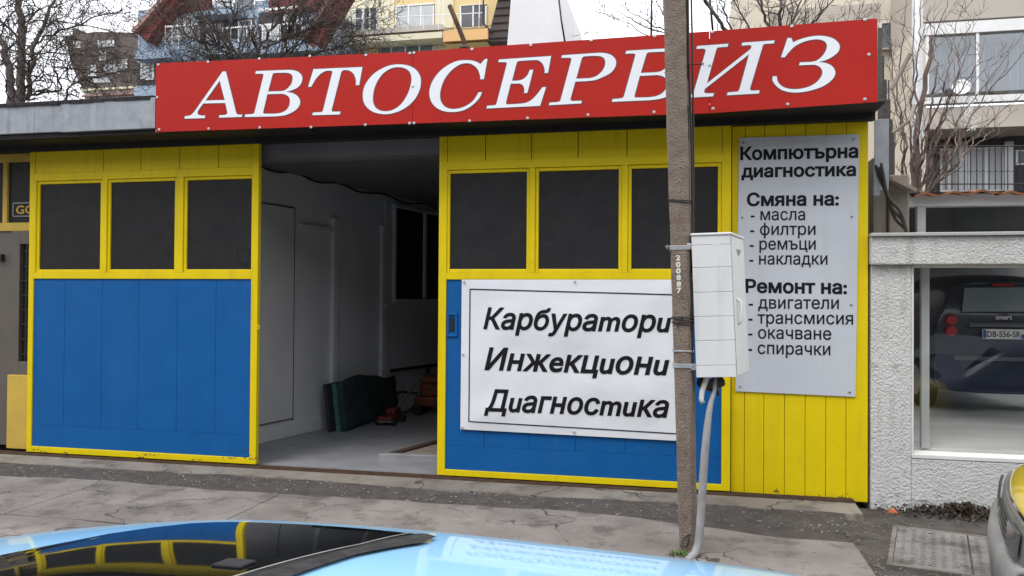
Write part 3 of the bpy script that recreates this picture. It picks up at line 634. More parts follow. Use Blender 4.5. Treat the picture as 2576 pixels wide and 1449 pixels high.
cA, cB = at(*bz(111, 124), NY), at(*bz(101, 1285), NY); cC, cD = at(1700, 741.5, NY), at(1703, 1091, NY)
def bar(a, b, w):
    n = 40; a = Vector(a); b = Vector(b); d = (b - a).normalized(); s = Vector((-d.z, 0, d.x)) * w
    vs = []
    for i in range(n + 1):
        p = a + (b - a) * i / n; vs += [plift(p - s), plift(p + s)]
    fr.add(vs, [(2 * i, 2 * i + 1, 2 * i + 3, 2 * i + 2) for i in range(n)])
for a, b in ((cA, cC), (cB, cD), (cA, cB), (cC, cD)): bar(a, b, .0052)
P('border_line', fr, M_['black_vinyl'], bn)
for body, x0, x1, ya, yb, cap in (("Карбураmорu", 228, 1880, 470, 499, 181), ("Инжeкцuонu", 238, 1862, 829, 876, 190), ("Дuагносmuка", 236, 1858, 1188, 1249, 184)):
    t = MB(); a = at(*bz(x0, ya), NY); b = at(*bz(x1, yb), NY); c = at(*bz(x0, ya - cap), NY)
    add_text(t, body, a, b, (0, 0, 1), c.z - a.z, .024, .22); lb.add([plift(Vector(v)) for v in t.v], t.f)
P('lettering', lb, M_['black_vinyl'], bn)
for s in ((57, 60), (1030, 58), (48, 698), (42, 1338), (1022, 1376)):
    c = at(*bz(*s), NY - .014); P('screw', MB().disc(c, (0, -1, 0), .013, .005, 12, .008), M_['screw'], bn)
# ------------------------------------------------------------------ concrete pole
PB = gr(1726, 1400, -.10); YP = PB.y
def pole_c(px, py): return at(px, py, YP)
pole = thing('utility_pole', 'slightly leaning square concrete pole with white stencilled number before the door', 'pole', (PB.x, PB.y, -.1))
b0, b1 = pole_c(1709, 1393), pole_c(1744, 1393); u0, u1 = pole_c(1668, 0), pole_c(1722, 0)
def edgeat(a, b, z): return a + (b - a) * ((z - a.z) / (b.z - a.z))
mb = MB(); D0, D1 = .17, .14; n = 44; rnd = random.Random(3); rings = []
for i in range(n + 1):
    z = -.25 + (6.4 + .25) * i / n; L = edgeat(b0, u0, z); R = edgeat(b1, u1, z); j = lambda: rnd.uniform(-.003, .003); ch = .011
    R = R + Vector((.0, 0, 0))
    rings.append([(L.x + j(), YP + ch, z), (L.x + ch, YP + j(), z), (R.x - ch, YP + j(), z), (R.x + .006 + j(), YP + ch, z), (R.x + .03 + j(), YP + D0, z), (L.x + j(), YP + D0, z)])
vs = [v for r in rings for v in r]
mb.add(vs, [(i * 6 + k, i * 6 + (k + 1) % 6, (i + 1) * 6 + (k + 1) % 6, (i + 1) * 6 + k) for i in range(n) for k in range(6)] + [tuple(range(5, -1, -1)), tuple(range(n * 6, n * 6 + 6))])
P('shaft', mb, M_['polecon'], pole)
mb = MB()                                                            # exposed slots on the right side
for za, zb in ((3.98, 4.6), (3.30, 3.86), (2.86, 3.1), (5.0, 5.6)):
    a = edgeat(b1, u1, za); b = edgeat(b1, u1, zb); mb.hexa([(a.x + .012, YP + .03, za), (a.x + .019, YP + .07, za), (b.x + .019, YP + .07, zb), (b.x + .012, YP + .03, zb)], (-.01, .0, 0))
P('side_slot', mb, M_['gap'], pole)
chip, pitm = MB(), MB(); rc = random.Random(12)
for k in range(520):
    z = rc.uniform(-.05, 5.2); L = edgeat(b0, u0, z); R = edgeat(b1, u1, z); x = rc.uniform(L.x + .006, R.x - .004); s_ = rc.choice((.0025, .003, .004, .006))
    stone(chip if k % 2 else pitm, (x, YP - (.0005 if k % 2 else .0), z), s_)
P('exposed_aggregate', chip, pm('pale_aggregate', (.50, .48, .44), (.30, .27, .23), 40, .8), pole); P('surface_pits', pitm, pm('dark_pits', (.05, .036, .035), rough=.95), pole)
def band(py, h, mat, name):
    z = pole_c(1710, py).z; zz = h / 2; L = edgeat(b0, u0, z); R = edgeat(b1, u1, z); e = .004
    mb = MB(); mb.box(L.x - e, R.x + .012, YP - e - .002, YP - .0005, z - zz, z + zz); mb.box(L.x - e - .003, L.x - .004, YP, YP + D0 + .01, z - zz, z + zz); mb.box(R.x + .02, R.x + .026, YP, YP + D0, z - zz, z + zz)
    return P(name, mb, mat, pole, bevel=.001)
band(623, .030, M_['strap'], 'steel_strap'); band(920, .032, M_['strap'], 'steel_strap'); band(883, .012, M_['strap'], 'perforated_strap')
z = pole_c(1690, 622).z; L = edgeat(b0, u0, z); P('strap_bolt', MB().tube([(L.x - .035, YP - .004, z + .004), (L.x - .004, YP - .004, z + .004)], .005, 6).box(L.x - .026, L.x - .016, YP - .014, YP + .006, z - .012, z + .016), M_['steel'], pole)
mb = MB()
def wirewrap(py, dz, r=.004):
    z = pole_c(1710, py).z; L = edgeat(b0, u0, z); R = edgeat(b1, u1, z)
    mb.tube([(L.x - .004, YP + D0 + .004, z + dz), (L.x - .005, YP - .005, z + dz * .6), ((L.x + R.x) / 2, YP - .006, z), (R.x + .012, YP - .005, z - dz), (R.x + .035, YP + D0, z)], r, 5)
for py, dz in ((503, .006), (506, .010), (798, .0), (803, .01), (810, -.006), (814, .010)): wirewrap(py, dz)
a = pole_c(1716, 805); mb.tube([(a.x, YP - .008, a.z + .03), (a.x - .02, YP - .012, a.z - .02), (a.x - .035, YP - .01, a.z - .06)], .004, 5)
a = pole_c(1735, 158); 
for k in range(2):
    mb.tube([(a.x - .02, YP + .03, a.z + .01)] + [(a.x + .012 * i, YP + .03 + .004 * math.sin(i * 2 + k * 3.14), a.z - .001 * i + .005 * math.cos(i * 2 + k * 3.14)) for i in range(7)] + [(a.x + .10, YP + .03, a.z + (.002 if k else -.016))], .003, 5)
a = pole_c(1745, 1365); mb.tube([(a.x - .02, YP - .006, a.z + .06), (a.x - .07, YP - .012, a.z + .03), (a.x - .09, YP - .012, a.z - .03), (a.x - .05, YP - .01, a.z - .03), (a.x - .03, YP - .01, a.z + .03)], .004, 5)
P('binding_wire', mb, M_['wire'], pole)
mb = MB()
for d, py in zip("200887", (648, 665, 681, 697.5, 714, 730)):
    a = pole_c(1700 + (py - 648) * .03, py + 7); b = pole_c(1711.5 + (py - 648) * .03, py + 6.5); c = pole_c(1705, py - 6)
    s = Vector((0, -.0025 - .003, 0)); add_text(mb, d, a + s, b + s, (0, 0, 1), c.z - a.z, .045)
P('stencil_number', mb, M_['stencil'], pole)
mb = MB()                                                            # black service cable down the pole's right side
mb.tube([(edgeat(b1, u1, z).x + .028 + .006 * math.sin(z * 3), YP + .06, z) for z in [1.9 + .25 * i for i in range(19)]], .009, 7)
mb.tube([(edgeat(b1, u1, z).x + .045 + .005 * math.sin(z * 2 + 1), YP + .09, z) for z in [2.2 + .25 * i for i in range(18)]], .007, 7)
tag(P('service_cable', mb, M_['wire'], smooth=True), 'black service cable running down the right side of the concrete pole', 'cable')
# ------------------------------------------------------------------ meter cabinet
YC = YP - .02
a0, a1, a2, a3 = at(1752, 950, YC), at(1852, 949, YC), at(1836, 590.5, YC), at(1739, 594, YC)
cab = thing('meter_cabinet', 'white ribbed electricity cabinet strapped to the concrete pole', 'cabinet', a0)
dvec = Vector((.118, .46, 0)) 
rib = MB(); n = 6; hs = [0, .105, .28, .44, .61, .775, .945, 1.0]
hs = [0, .01, .07, .245, .415, .59, .76, .935, 1.0]
hs = [0, .085, .26, .43, .60, .775, .935, 1.0]
for i in range(7):
    f0, f1 = hs[i], hs[i + 1]; g = .0012
    l0 = a0.lerp(a3, f0) + Vector((0, 0, g)); l1 = a0.lerp(a3, f1) - Vector((0, 0, g)); r0 = a1.lerp(a2, f0) + Vector((0, 0, g)); r1 = a1.lerp(a2, f1) - Vector((0, 0, g))
    rib.hexa([l0, r0, r1, l1], dvec * .96)
body = P('cabinet_body', rib, M_['cabinet'], cab, bevel=.0025)
ins = MB(); e = Vector((.006, .006, .006)); ins.hexa([a0 + e, a1 + Vector((-.006, .006, .006)), a2 + Vector((-.006, .006, -.006)), a3 + Vector((.006, .006, -.006))], dvec * .93); P('cabinet_core', ins, M_['hose'], cab)
dr_ = MB(); rr = dvec * .97; o = Vector((.004, 0, 0))
k0, k1 = a1 + dvec * .04, a1 + dvec * .98; k2, k3 = a2 + dvec * .98, a2 + dvec * .04
dr_.hexa([k0 + Vector((0, 0, .01)), k1 + Vector((0, 0, .01)), k2 - Vector((0, 0, .012)), k3 - Vector((0, 0, .012))], (-.004, .001, 0))
dr_.v = [(v[0] + .006, v[1], v[2]) for v in dr_.v]; dp = P('cabinet_door', dr_, M_['cabinet'], cab, bevel=.002)
def dface(u, v): return k0.lerp(k1, u).lerp(k3.lerp(k2, u), v) + Vector((.008, -.001, 0))
mb = MB(); h0, h1 = dface(.22, .37), dface(.22, .55)
mb.tube([h0, h0 + Vector((.022, 0, .02)), h1 + Vector((.022, 0, -.02)), h1], .012, 8); P('handle', mb, M_['cabinet'], dp, smooth=True)
mb = MB(); w = [dface(.35, .91), dface(.75, .91), dface(.52, .86)]; mb.quad(*w); P('warning_mark', mb, M_['hose'], dp)
mb = MB(); top = [a3 + Vector((-.008, -.008, .0)), a2 + Vector((.012, -.008, .0)), a2 + dvec + Vector((.012, .008, .0)), a3 + dvec + Vector((-.008, .008, .0))]
mb.hexa([p + Vector((0, 0, .001)) for p in top], (0, 0, .018)); P('cabinet_lid', mb, M_['cabinet'], cab, bevel=.006)
mb = MB()
for fz in (.07, .93):
    q = a0.lerp(a3, fz); mb.box(q.x - .035, q.x - .001, q.y + .02, q.y + .16, q.z - .02, q.z + .02)
P('mounting_bracket', mb, M_['strap'], cab, bevel=.003)
s0, s1 = at(1792, 617, YC - .001), at(1812, 606, YC - .001)
P('torn_label', MB().add([(s0.x, s0.y, s0.z), (s0.x + .02, s0.y, s0.z - .004), (s1.x, s0.y, s0.z + .002), (s1.x + .004, s0.y, s1.z), (s0.x + .024, s0.y, s1.z + .002), (s0.x + .02, s0.y, s1.z - .012), (s0.x - .004, s0.y, s0.z + .012)], [(0, 1, 2, 3, 4, 5, 6)]), M_['white'], cab)
cf = at(1771, 958, YC + .1)                                            # fittings under the cabinet
mb = MB(); q = [at(1778, 948, YC + .1), at(1774, 962, YC + .1), at(1766, 985, YC + .08), at(1764, 1005, YC + .08), at(1768, 1014, YC + .08)]
mb.tube(q, .019, 10); P('elbow_conduit', mb, M_['cabinet'], cab, smooth=True)
mb = MB(); z = a0.z; mb.tube([(a0.x + .04, YC + .12, z - .04), (a0.x + .1, YC + .2, z - .075), (a0.x + .18, YC + .25, z - .04)], .045, 9).tube([(a0.x + .12, YC + .2, z), (a0.x + .14, YC + .18, z - .09), (a0.x + .16, YC + .18, z - .14)], .012, 6); P('cable_loop', mb, M_['wire'], cab)
pts = [(1800, 950), (1797, 985), (1789, 1010), (1784, 1035), (1779, 1075), (1773, 1140), (1769, 1200), (1764, 1280), (1760, 1340), (1756, 1370), (1748, 1392), (1732, 1408), (1726, 1410)]
ys = [YC + .1, YC + .08, YC + .05, YC + .03, YC, YC - .02, YC - .02, YC - .02, YC - .03, YC - .04, YC - .06, YC - .12, YC - .14]
hp = [at(p[0], p[1], y) for p, y in zip(pts, ys)]
mb = MB(); mb.tube(hp, [.012, .014, .018, .022, .026, .028, .029, .029, .029, .029, .028, .026, .022], 12)
tag(P('ground_conduit', mb, M_['hose'], smooth=True), 'flexible grey conduit from the cabinet down to pavement beside pole', 'conduit')
# weeds at the pole foot
mb = MB(); rw = random.Random(5); base = gr(1712, 1400, -.08)
for k in range(60):
    a = rw.uniform(0, 6.28); l = rw.uniform(.02, .055); w = .006; c = base + Vector((rw.uniform(-.06, .06), rw.uniform(-.05, .03), 0)); d = Vector((math.cos(a), math.sin(a), 0)); s = Vector((-d.y, d.x, 0)) * w
    mb.add([c - s * .4, c + s * .4, c + d * l * .6 + s + Vector((0, 0, l * .7)), c + d * l + Vector((0, 0, l * .6)), c + d * l * .6 - s + Vector((0, 0, l * .7))], [(0, 1, 2, 3, 4)])
tag(P('weed', mb, pm('weed_leaves', (.05, .10, .02), (.09, .14, .035), 30, .7)), 'small green weed growing at the foot of the concrete pole', 'weed')
# ------------------------------------------------------------------ showroom on the right
SR = thing('showroom_building', 'rough white plastered showroom with a large window right of garage', 'showroom', (3.9, .05, -.1))
xo = 4.212; zs, zl, zt = .405, 2.02, 2.262
mb = MB()
nb = 60
mb.box(3.888, xo, .05, .30, -.2, zl); mb.box(xo, 12, .05, .30, -.2, zs - .035)
wall = P('plaster_wall', mb, M_['plaster'], SR, bevel=.012)
mb = MB().box(3.876, 12, -.012, .30, zl, zt); P('lintel', mb, M_['plaster'], SR, bevel=.012)
mb = MB().box(3.87, 12, -.045, .33, zt, zt + .028); P('metal_flashing', mb, M_['alu'], SR, bevel=.004)
mb = MB(); mb.box(xo + .001, xo + .02, .06, .26, zs, zl - .004); mb.box(xo, 12, .045, .26, zs - .034, zs); mb.box(xo + .02, 12, .06, .26, zl - .018, zl - .001)
wf = P('window_frame', mb, M_['smooth_white'], SR, bevel=.004)
P('window_pane', MB().quad((xo + .02, .235, zs), (12, .235, zs), (12, .235, zl - .018), (xo + .02, .235, zl - .018)), M_['glass'], wf)
px0 = at(2315, 900, .30).x; mb = MB()
for x in (px0, px0 + 2.3, px0 + 4.6): mb.box(x, x + .065, .262, .32, zs + .02, zl - .02)
P('window_post', mb, M_['alu'], wf, bevel=.004)
mb = MB().box(3.9, 8.3, .31, 9.5, .2, .418); P('floor', mb, M_['showfloor'], SR)
mb = MB().box(3.9, 14, 9.4, 9.5, .3, 3.2).box(3.9, 3.95, 1.3, 9.4, .42, 3.2); P('back_wall', mb, pm('showroom_wall', (.10, .10, .102), (.14, .14, .14), 1, .7), SR)
# set back upper glazing
YU = .75
b0_, b1_ = at(2275, 520, YU), at(2275, 487, YU)
mb = MB().box(b0_.x, 14, YU, YU + .15, b0_.z, b1_.z); P('upper_beam', mb, M_['smooth_white'], SR, bevel=.006)
mb = MB()
for x in (at(2308, 550, YU).x, at(2308, 550, YU).x + 2.2): mb.box(x, x + .075, YU + .01, YU + .08, zt - .1, b0_.z)
mb.box(b0_.x, 14, YU + .02, YU + .08, zt - .1, zt + .045); P('upper_post', mb, M_['alu'], SR, bevel=.004)
P('upper_pane', MB().box(b0_.x + .03, 14, YU + .05, YU + .06, zt + .04, b0_.z), M_['glass'], SR)
mb = MB().box(b0_.x, 8.3, YU + .3, 9.5, b1_.z, b1_.z + .03); P('showroom_roof', mb, M_['dark_sheet'], SR)
mb = MB()
e0 = at(2300, 487, YU - .1); 
for i in range(20):
    x = e0.x + i * .235
    mb.grid(lambda a, b: Vector((x + a * .232, YU - .12 + b * .5, e0.z - .014 + b * .05 + .022 * max(0, math.sin(a * math.pi * 1.35 - .2)) ** 2 + .008 * (i % 3))), 10, 3)
P('roof_tiles', mb, M_['terracotta'], SR, solid=.018)
P('tile_underside', MB().box(e0.x - .1, 14, YU - .06, YU + .2, b1_.z + .001, e0.z + .0), M_['gap'], SR)
# old side wall with planks and cables in the slot
sw = thing('side_annex', 'shabby grey annex with hanging slats between garage and showroom', 'annex', (4.1, .6, 0))
mb = MB(); q = at(2196, 600, .55); q2 = at(2278, 600, .55)
mb.box(q.x, q2.x - .16, .55, .8, 1.9, at(2230, 395, .55).z); mb.box(q2.x - .15, q2.x + .02, .5, .72, 1.9, at(2240, 440, .5).z); P('plank_wall', mb, M_['wood'], sw, bevel=.01)
mb = MB(); rs = random.Random(2)
for i, (pxa, pya, pyb) in enumerate(((2209, 70, 330), (2214, 140, 460), (2221, 200, 395), (2230, 250, 420), (2236, 300, 470), (2241, 330, 500))):
    a = at(pxa, pya, .25 + .1 * i); b = at(pxa + 4, pyb, .25 + .1 * i); mb.box(a.x, a.x + .035, a.y, a.y + .02, b.z, a.z)
P('slat', mb, pm('dark_weathered_wood', (.07, .062, .056), (.12, .11, .10), 20, .9), sw)
mb = MB(); a = at(2200, 300, .2); b = at(2236, 478, .2); mb.box(a.x, b.x, .2, .215, b.z, a.z); mb.box(at(2198, 440, .14).x, at(2214, 440, .14).x, .14, .2, at(2205, 492, .14).z, at(2205, 415, .14).z)
P('metal_sheet', mb, M_['galv'], sw, bevel=.004)
mb = MB(); mb.hexa([at(2243, 452, .3), at(2305, 482, .3), at(2308, 474, .3), at(2246, 444, .3)], (0, .5, .05)); P('loose_plank', mb, M_['wood'], sw)
mb = MB()
for k in range(3):
    mb.tube([at(2203 + k * 5 + 80 * t + 4 * math.sin(t * 9 + k), 415 + 185 * t ** .8 + 6 * math.sin(t * 12 + k * 2), .12 - .02 * k) for t in [i / 14 for i in range(15)]], .014, 6)
tag(P('cable_bundle', mb, M_['wire'], smooth=True), 'sagging dark cable bundle beside the right end of the garage', 'cable')
mb = MB(); mb.tube([at(2242, 225, .3), at(2290, 135, .3)], .02, 6).tube([at(2245, 335, .3), at(2286, 305, .3), at(2300, 265, .5)], .016, 6)
P('roof_rod', mb, M_['wood'], sw)
# ------------------------------------------------------------------ cars
def loft(mb, secs, mp, cap0=True, cap1=True):
    """secs: (s, half profile [(lat, z), ...] from sill to roof centre)"""
    m = len(secs[0][1]); W_ = 2 * m - 1; vs = []
    for s, pr in secs:
        vs += [mp(s, -l, z) for l, z in pr] + [mp(s, l, z) for l, z in reversed(pr[:-1])]
    fs = [(i * W_ + k, i * W_ + k + 1, (i + 1) * W_ + k + 1, (i + 1) * W_ + k) for i in range(len(secs) - 1) for k in range(W_ - 1)]
    fs += [(i * W_ + W_ - 1, i * W_, (i + 1) * W_, (i + 1) * W_ + W_ - 1) for i in range(len(secs) - 1)]
    if cap0: fs += [(k, W_ - 1 - k, W_ - 2 - k, k + 1) for k in range(m - 1) if k + 1 < W_ - 2 - k] + [(m - 2, m, m - 1)]
    if cap1:
        o = (len(secs) - 1) * W_; fs += [(o + k, o + k + 1, o + W_ - 2 - k, o + W_ - 1 - k) for k in range(m - 1) if k + 1 < W_ - 2 - k] + [(o + m - 2, o + m - 1, o + m)]
    mb.add(vs, fs)
def subsurf(o, l=2):
    m = o.modifiers.new('sub', 'SUBSURF'); m.levels = l; m.render_levels = l
    for p in o.data.polygons: p.use_smooth = True
def wheel(parent, c, axis, r, w=.18, rimm=None):
    axis = Vector(axis).normalized(); c = Vector(c)
    t = MB().tube([c - axis * w / 2, c - axis * w * .42, c + axis * w * .42, c + axis * w / 2], [r * .86, r, r, r * .86], 28)
    wo = P('wheel', t, M_['tyre'], parent, smooth=False)
    rm = MB().disc(c + axis * (w / 2 - .004), axis, r * .62, .012, 20, r * .5).disc(c - axis * (w / 2 - .004), -axis, r * .62, .012, 20, r * .5); P('rim', rm, rimm or M_['alu'], wo)
M_['tyre'] = pm('tyre_rubber', (.018, .018, .018), rough=.8)
M_['carblack'] = pm('black_car_paint', (.010, .020, .048), rough=.2, coat=.6, spec=.4)
M_['carglass'] = pm('car_glass', (.24, .29, .30), (.31, .36, .37), 2, .08, spec=.5)  # light seen through the cabin is put into this pale colour
M_['redlamp'] = pm('red_lamp_lens', (.45, .02, .03), rough=.15)
# small dark hatchback in the showroom
ZF = .42; YR = 2.75; XC = at(2525, 850, YR).x
def scx(px): return at(px, 850, YR).x
k_ = 1.10
sc_ = thing('parked_hatchback', 'dark small hatchback parked inside showroom behind the window', 'car', (XC, YR, ZF))
def mp1(s, l, z): return Vector((XC + l * k_ * .86, YR + s * k_, ZF + z * k_))
def prof(wl, wb, wr, zb, zr, z0=.2): return [(wl * .96, z0), (wl, z0 + .12), (wb, zb * .72), (wb * .985, zb), (wr + .03, zr - .10), (wr - .04, zr - .015), (wr * .5, zr + .01), (0, zr + .018)]
se = [(.30, prof(.60, .62, .44, .95, 1.33, .24)), (.03, prof(.74, .72, .50, .95, 1.36, .22)), (.0, prof(.78, .755, .535, .95, 1.36)), (.10, prof(.80, .79, .56, .95, 1.42)), (.5, prof(.82, .81, .59, .94, 1.46)), (1.6, prof(.82, .81, .60, .92, 1.46)), (2.3, prof(.82, .80, .55, .9, 1.36)), (2.8, prof(.81, .78, .5, .86, .98)), (3.45, prof(.76, .70, .45, .7, .8)), (3.65, prof(.6, .55, .3, .55, .62))]
se = [(s, [(l, z) for l, z in pr]) for s, pr in se[1:]]
mb = MB(); loft(mb, se, lambda s, l, z: mp1(s + (.28 * max(0, z - .9) if s < .2 else 0), l, z)); o = P('body', mb, M_['carblack'], sc_); subsurf(o)
def rear(px, py, off=-.006):
    p = at(px, py, YR); z = (p.z - ZF) / k_; yy = YR + .28 * max(0, z - .9) * k_ + off; return at(px, py, yy)
w = [rear(2396 + 1, 789, -.012), rear(2653, 789, -.012), rear(2645, 723, -.012), rear(2424, 723, -.012)]
w = [rear(2420, 784, -.014), rear(2630, 784, -.014), rear(2622, 722, -.014), rear(2426, 724, -.014)]
P('rear_window', MB().hexa(w, (0, .01, 0)), M_['carglass'], sc_, bevel=.004)
w = [rear(2498, 719.5, -.03), rear(2551, 719.5, -.03), rear(2551, 713.5, -.03), rear(2498, 713.5, -.03)]; P('brake_light', MB().hexa(w, (0, .02, 0)), M_['redlamp'], sc_)
for px in (2393, 2657):
    for py, r in ((805, .062), (832, .062)):
        c = rear(px, py, .0); P('tail_light', MB().disc(c + Vector((0, .03, 0)), (0, -1, 0), r * k_, .06, 20, r * .8 * k_), M_['redlamp'], sc_)
mb = MB(); c0_, c1_ = rear(2472, 852, -.02), rear(2578, 829, -.02); mb.box(c0_.x, c1_.x, c0_.y - .005, c0_.y + .02, c0_.z, c1_.z)
pl = P('number_plate', mb, pm('plate_white', (.85, .85, .83), rough=.4), sc_, bevel=.003)
yy = c0_.y - .007; h = c1_.z - c0_.z; wv = c1_.x - c0_.x
P('plate_band', MB().box(c0_.x + .004, c0_.x + wv * .085, yy, yy + .001, c0_.z + .006, c1_.z - .006).box(c1_.x - wv * .085, c1_.x - .004, yy, yy + .001, c0_.z + .006, c0_.z + h * .5), pm('plate_blue', (.02, .09, .42), rough=.4), pl)
mb = MB(); add_text(mb, 'DB-556-SR', (c0_.x + wv * .105, yy, c0_.z + h * .2), (c1_.x - wv * .105, yy, c0_.z + h * .2), (0, 0, 1), h * .62, .012); P('plate_lettering', mb, M_['black_vinyl'], pl)
mb = MB(); a = rear(2505, 803.5, -.024); b = rear(2546, 803.5, -.024); add_text(mb, 'smart', a, b, (0, 0, 1), .055, .02); P('badge_lettering', mb, M_['white'], sc_)
mb = MB(); a, b = rear(2440, 822, -.03), rear(2620, 814, -.03); mb.box(a.x, b.x, a.y, a.y + .03, a.z, b.z); a, b = rear(2400, 906, -.05), rear(2650, 900, -.05); mb.box(a.x, b.x, a.y, a.y + .05, a.z, b.z); a, b = rear(2455, 862, -.012), rear(2595, 822, -.012); P('tailgate_trim', mb, pm('grey_trim', (.10, .11, .13), rough=.3), sc_, bevel=.01)
m0 = at(2352, 783, YR + 1.9); mb = MB(); mb.grid(lambda a, b: m0 + Vector((.13 * math.cos(a * 6.283) * math.sin(b * 3.1416) * k_, .07 * math.cos(b * 3.1416), .085 * math.sin(a * 6.283) * math.sin(b * 3.1416))), 16, 8); mb.tube([m0, m0 + Vector((.2, 0, -.07))], .025, 6); P('wing_mirror', mb, M_['carblack'], sc_, smooth=True)
for l in (-.72, .72):
    for s in (.55, 3.0): wheel(sc_, mp1(s, l, .29), (1, 0, 0), .29 * k_)
# ------------------------------------------------------------------ yellow car on the right
M_['caryellow'] = pm('yellow_car_paint', (.66, .50, .015), (.62, .46, .015), 2, .3, coat=.8)
M_['bumper'] = pm('grey_bumper_plastic', (.17, .17, .17), (.23, .23, .225), 5, .6, .08, 120)
M_['grille'] = pm('grey_grille_plastic', (.12, .12, .118), (.16, .16, .155), 4, .55)
F0 = Vector((4.34, -1.42, 0)); F1 = Vector((3.84, -3.07, 0))
latv = (F1 - F0); latv.z = 0; span = latv.length; latv.normalize(); hv = Vector((latv.y, -latv.x, 0)) * 1
if hv.x > 0: hv = -hv
HW = .84; OC = F0 + latv * HW + hv * .055; OC.z = 0
yc_ = thing('yellow_car', 'car with yellow bonnet and grey plastic bumper by the manhole covers', 'car', OC)
def mp2(s, l, z): return OC - hv * s + latv * l + Vector((0, 0, z))
def bow(l): return .055 * (l / HW) ** 2 + .35 * max(0, abs(l) / HW - .90) ** 1.2
def prof2(wl, zr, wr, zc): return [(wl * .97, .14), (wl, .26), (wl, zr * .78), (wl * .985, zr - .05), (wr, zr), (wr * .7, zr + zc * .6), (wr * .35, zr + zc * .9), (0, zr + zc)]
se = [(.105, prof2(.81, .585, .77, .02)), (.115, prof2(.82, .625, .775, .025)), (.25, prof2(.83, .73, .75, .035)), (.95, prof2(.82, .83, .70, .04)), (1.15, prof2(.82, .87, .68, .05)), (1.65, prof2(.82, 1.24, .54, .05)), (2.0, prof2(.82, 1.30, .54, .05)), (3.0, prof2(.82, 1.28, .54, .05)), (3.4, prof2(.80, .90, .6, .04)), (3.5, prof2(.74, .75, .6, .02))]
mb = MB(); loft(mb, se, lambda s, l, z: mp2(s + (bow(l) if s < .5 else 0), l, z)); o = P('body', mb, M_['caryellow'], yc_); subsurf(o)
o.data.materials.append(pm('dark_blue_car_paint', (.012, .03, .09), rough=.25, coat=1))  # unseen rear painted dark blue for the showroom pane to mirror
for p in o.data.polygons:
    c = sum((o.data.vertices[i].co for i in p.vertices), Vector()) / len(p.vertices)
    if (c - OC).dot(-hv) > 1.0: p.material_index = 1
def strip(mb, zs_, n=26, l0=-1, l1=1):     # front surface swept across the car: zs_ = [(z, s), ...]
    mb.grid(lambda a, b: (lambda l, t: mp2(zs_[t][1] + bow(l), l, zs_[t][0]))((l0 + (l1 - l0) * a) * HW, min(len(zs_) - 1, round(b * (len(zs_) - 1)))), n, len(zs_) - 1)
mb = MB(); strip(mb, [(.14, .06), (.16, .012), (.34, .0), (.405, .012), (.42, .04), (.425, .11)])
for sgn in (-1, 1): mb.grid(lambda a, b: mp2(.24 + a * .42, sgn * (HW + .005), .15 + b * .26), 4, 2)
P('front_bumper', mb, M_['bumper'], yc_, smooth=True, solid=.03)
mb = MB(); strip(mb, [(.41, .085), (.47, .09), (.56, .10), (.597, .112)], l0=-.94, l1=.94); g = P('grille_panel', mb, M_['grille'], yc_, solid=.02)
mb = MB()
for i in range(4):
    z = .435 + i * .036; strip(mb, [(z, .056 + i * .003), (z + .014, .057 + i * .003)], l0=-.52, l1=.52)
P('grille_slot', mb, M_['gap'], g)
for sgn in (-1, 1):
    mb = MB(); strip(mb, [(.45, .056), (.575, .070)], n=8, l0=sgn * .58, l1=sgn * .90); P('headlight', mb, pm('headlamp_lens', (.10, .10, .11), rough=.1), yc_, solid=.015)
mb = MB(); mb.grid(lambda a, b: mp2(1.19 + a * .44, (-1 + 2 * b) * .60, .93 + a * .37), 3, 6); P('windscreen', mb, M_['carglass'], yc_)
mb = MB(); a = mp2(.05 + bow(-.2), -.2, .60); mb.box(a.x - .012, a.x + .0, a.y - .01, a.y + .01, .47, .54); P('hood_badge', mb, M_['alu'], yc_)
for l in (-.7, .7):
    for s in (.75, 3.0): wheel(yc_, mp2(s, l, .185), latv, .27)
# ------------------------------------------------------------------ pale blue car in the foreground
M_['carblue'] = pm('pale_blue_car_paint', (.29, .585, .86), (.31, .60, .87), 2, .3, coat=.75, spec=.3)
M_['seal'] = pm('black_rubber_seal', (.018, .017, .018), (.04, .038, .038), 30, .75, .3, 60, spec=.2)
M_['screen'] = pm('dark_windscreen', (.006, .007, .008), rough=.035, spec=.8, coat=.6, ior=1.6)
YCR = -6.22
ZK = [(-1.25, 0.42), (-1.2, 0.6), (-1.0, 0.7), (-0.6, 0.765), (-0.15, 0.8315), (0.15, 0.9715), (0.32, 1.0565), (0.5, 1.1295), (0.69, 1.1735), (0.91, 1.2115), (1.21, 1.2445), (1.48, 1.252), (1.75, 1.251), (2.03, 1.2415), (2.3, 1.2305), (2.56, 1.2145), (2.75, 1.1865), (2.95, 1.05), (3.1, 0.86), (3.18, 0.7), (3.22, 0.5)]
def cr1(T, x):
    for i in range(len(T) - 1):
        if x <= T[i + 1][0] or i == len(T) - 2:
            p1, p2 = T[i], T[i + 1]; p0 = T[i - 1] if i else p1; p3 = T[i + 2] if i + 2 < len(T) else p2
            h = p2[0] - p1[0]; t = (x - p1[0]) / h; m1 = (p2[1] - p0[1]) / (p2[0] - p0[0]) * h; m2 = (p3[1] - p1[1]) / (p3[0] - p1[0]) * h
            return (2 * t ** 3 - 3 * t * t + 1) * p1[1] + (t ** 3 - 2 * t * t + t) * m1 + (-2 * t ** 3 + 3 * t * t) * p2[1] + (t ** 3 - t * t) * m2
def ztop(x): return cr1(ZK, x)
def cabin(x): return max(0, min(1, (ztop(x) - .80) / .35))
def Sz(x, y):                                                       # the roof skin
    d = abs(y - YCR); z = ztop(x) - d * d / 5.6; ye = .73
    if d > ye: z -= 2.2 * (d - ye) ** 2
    return z
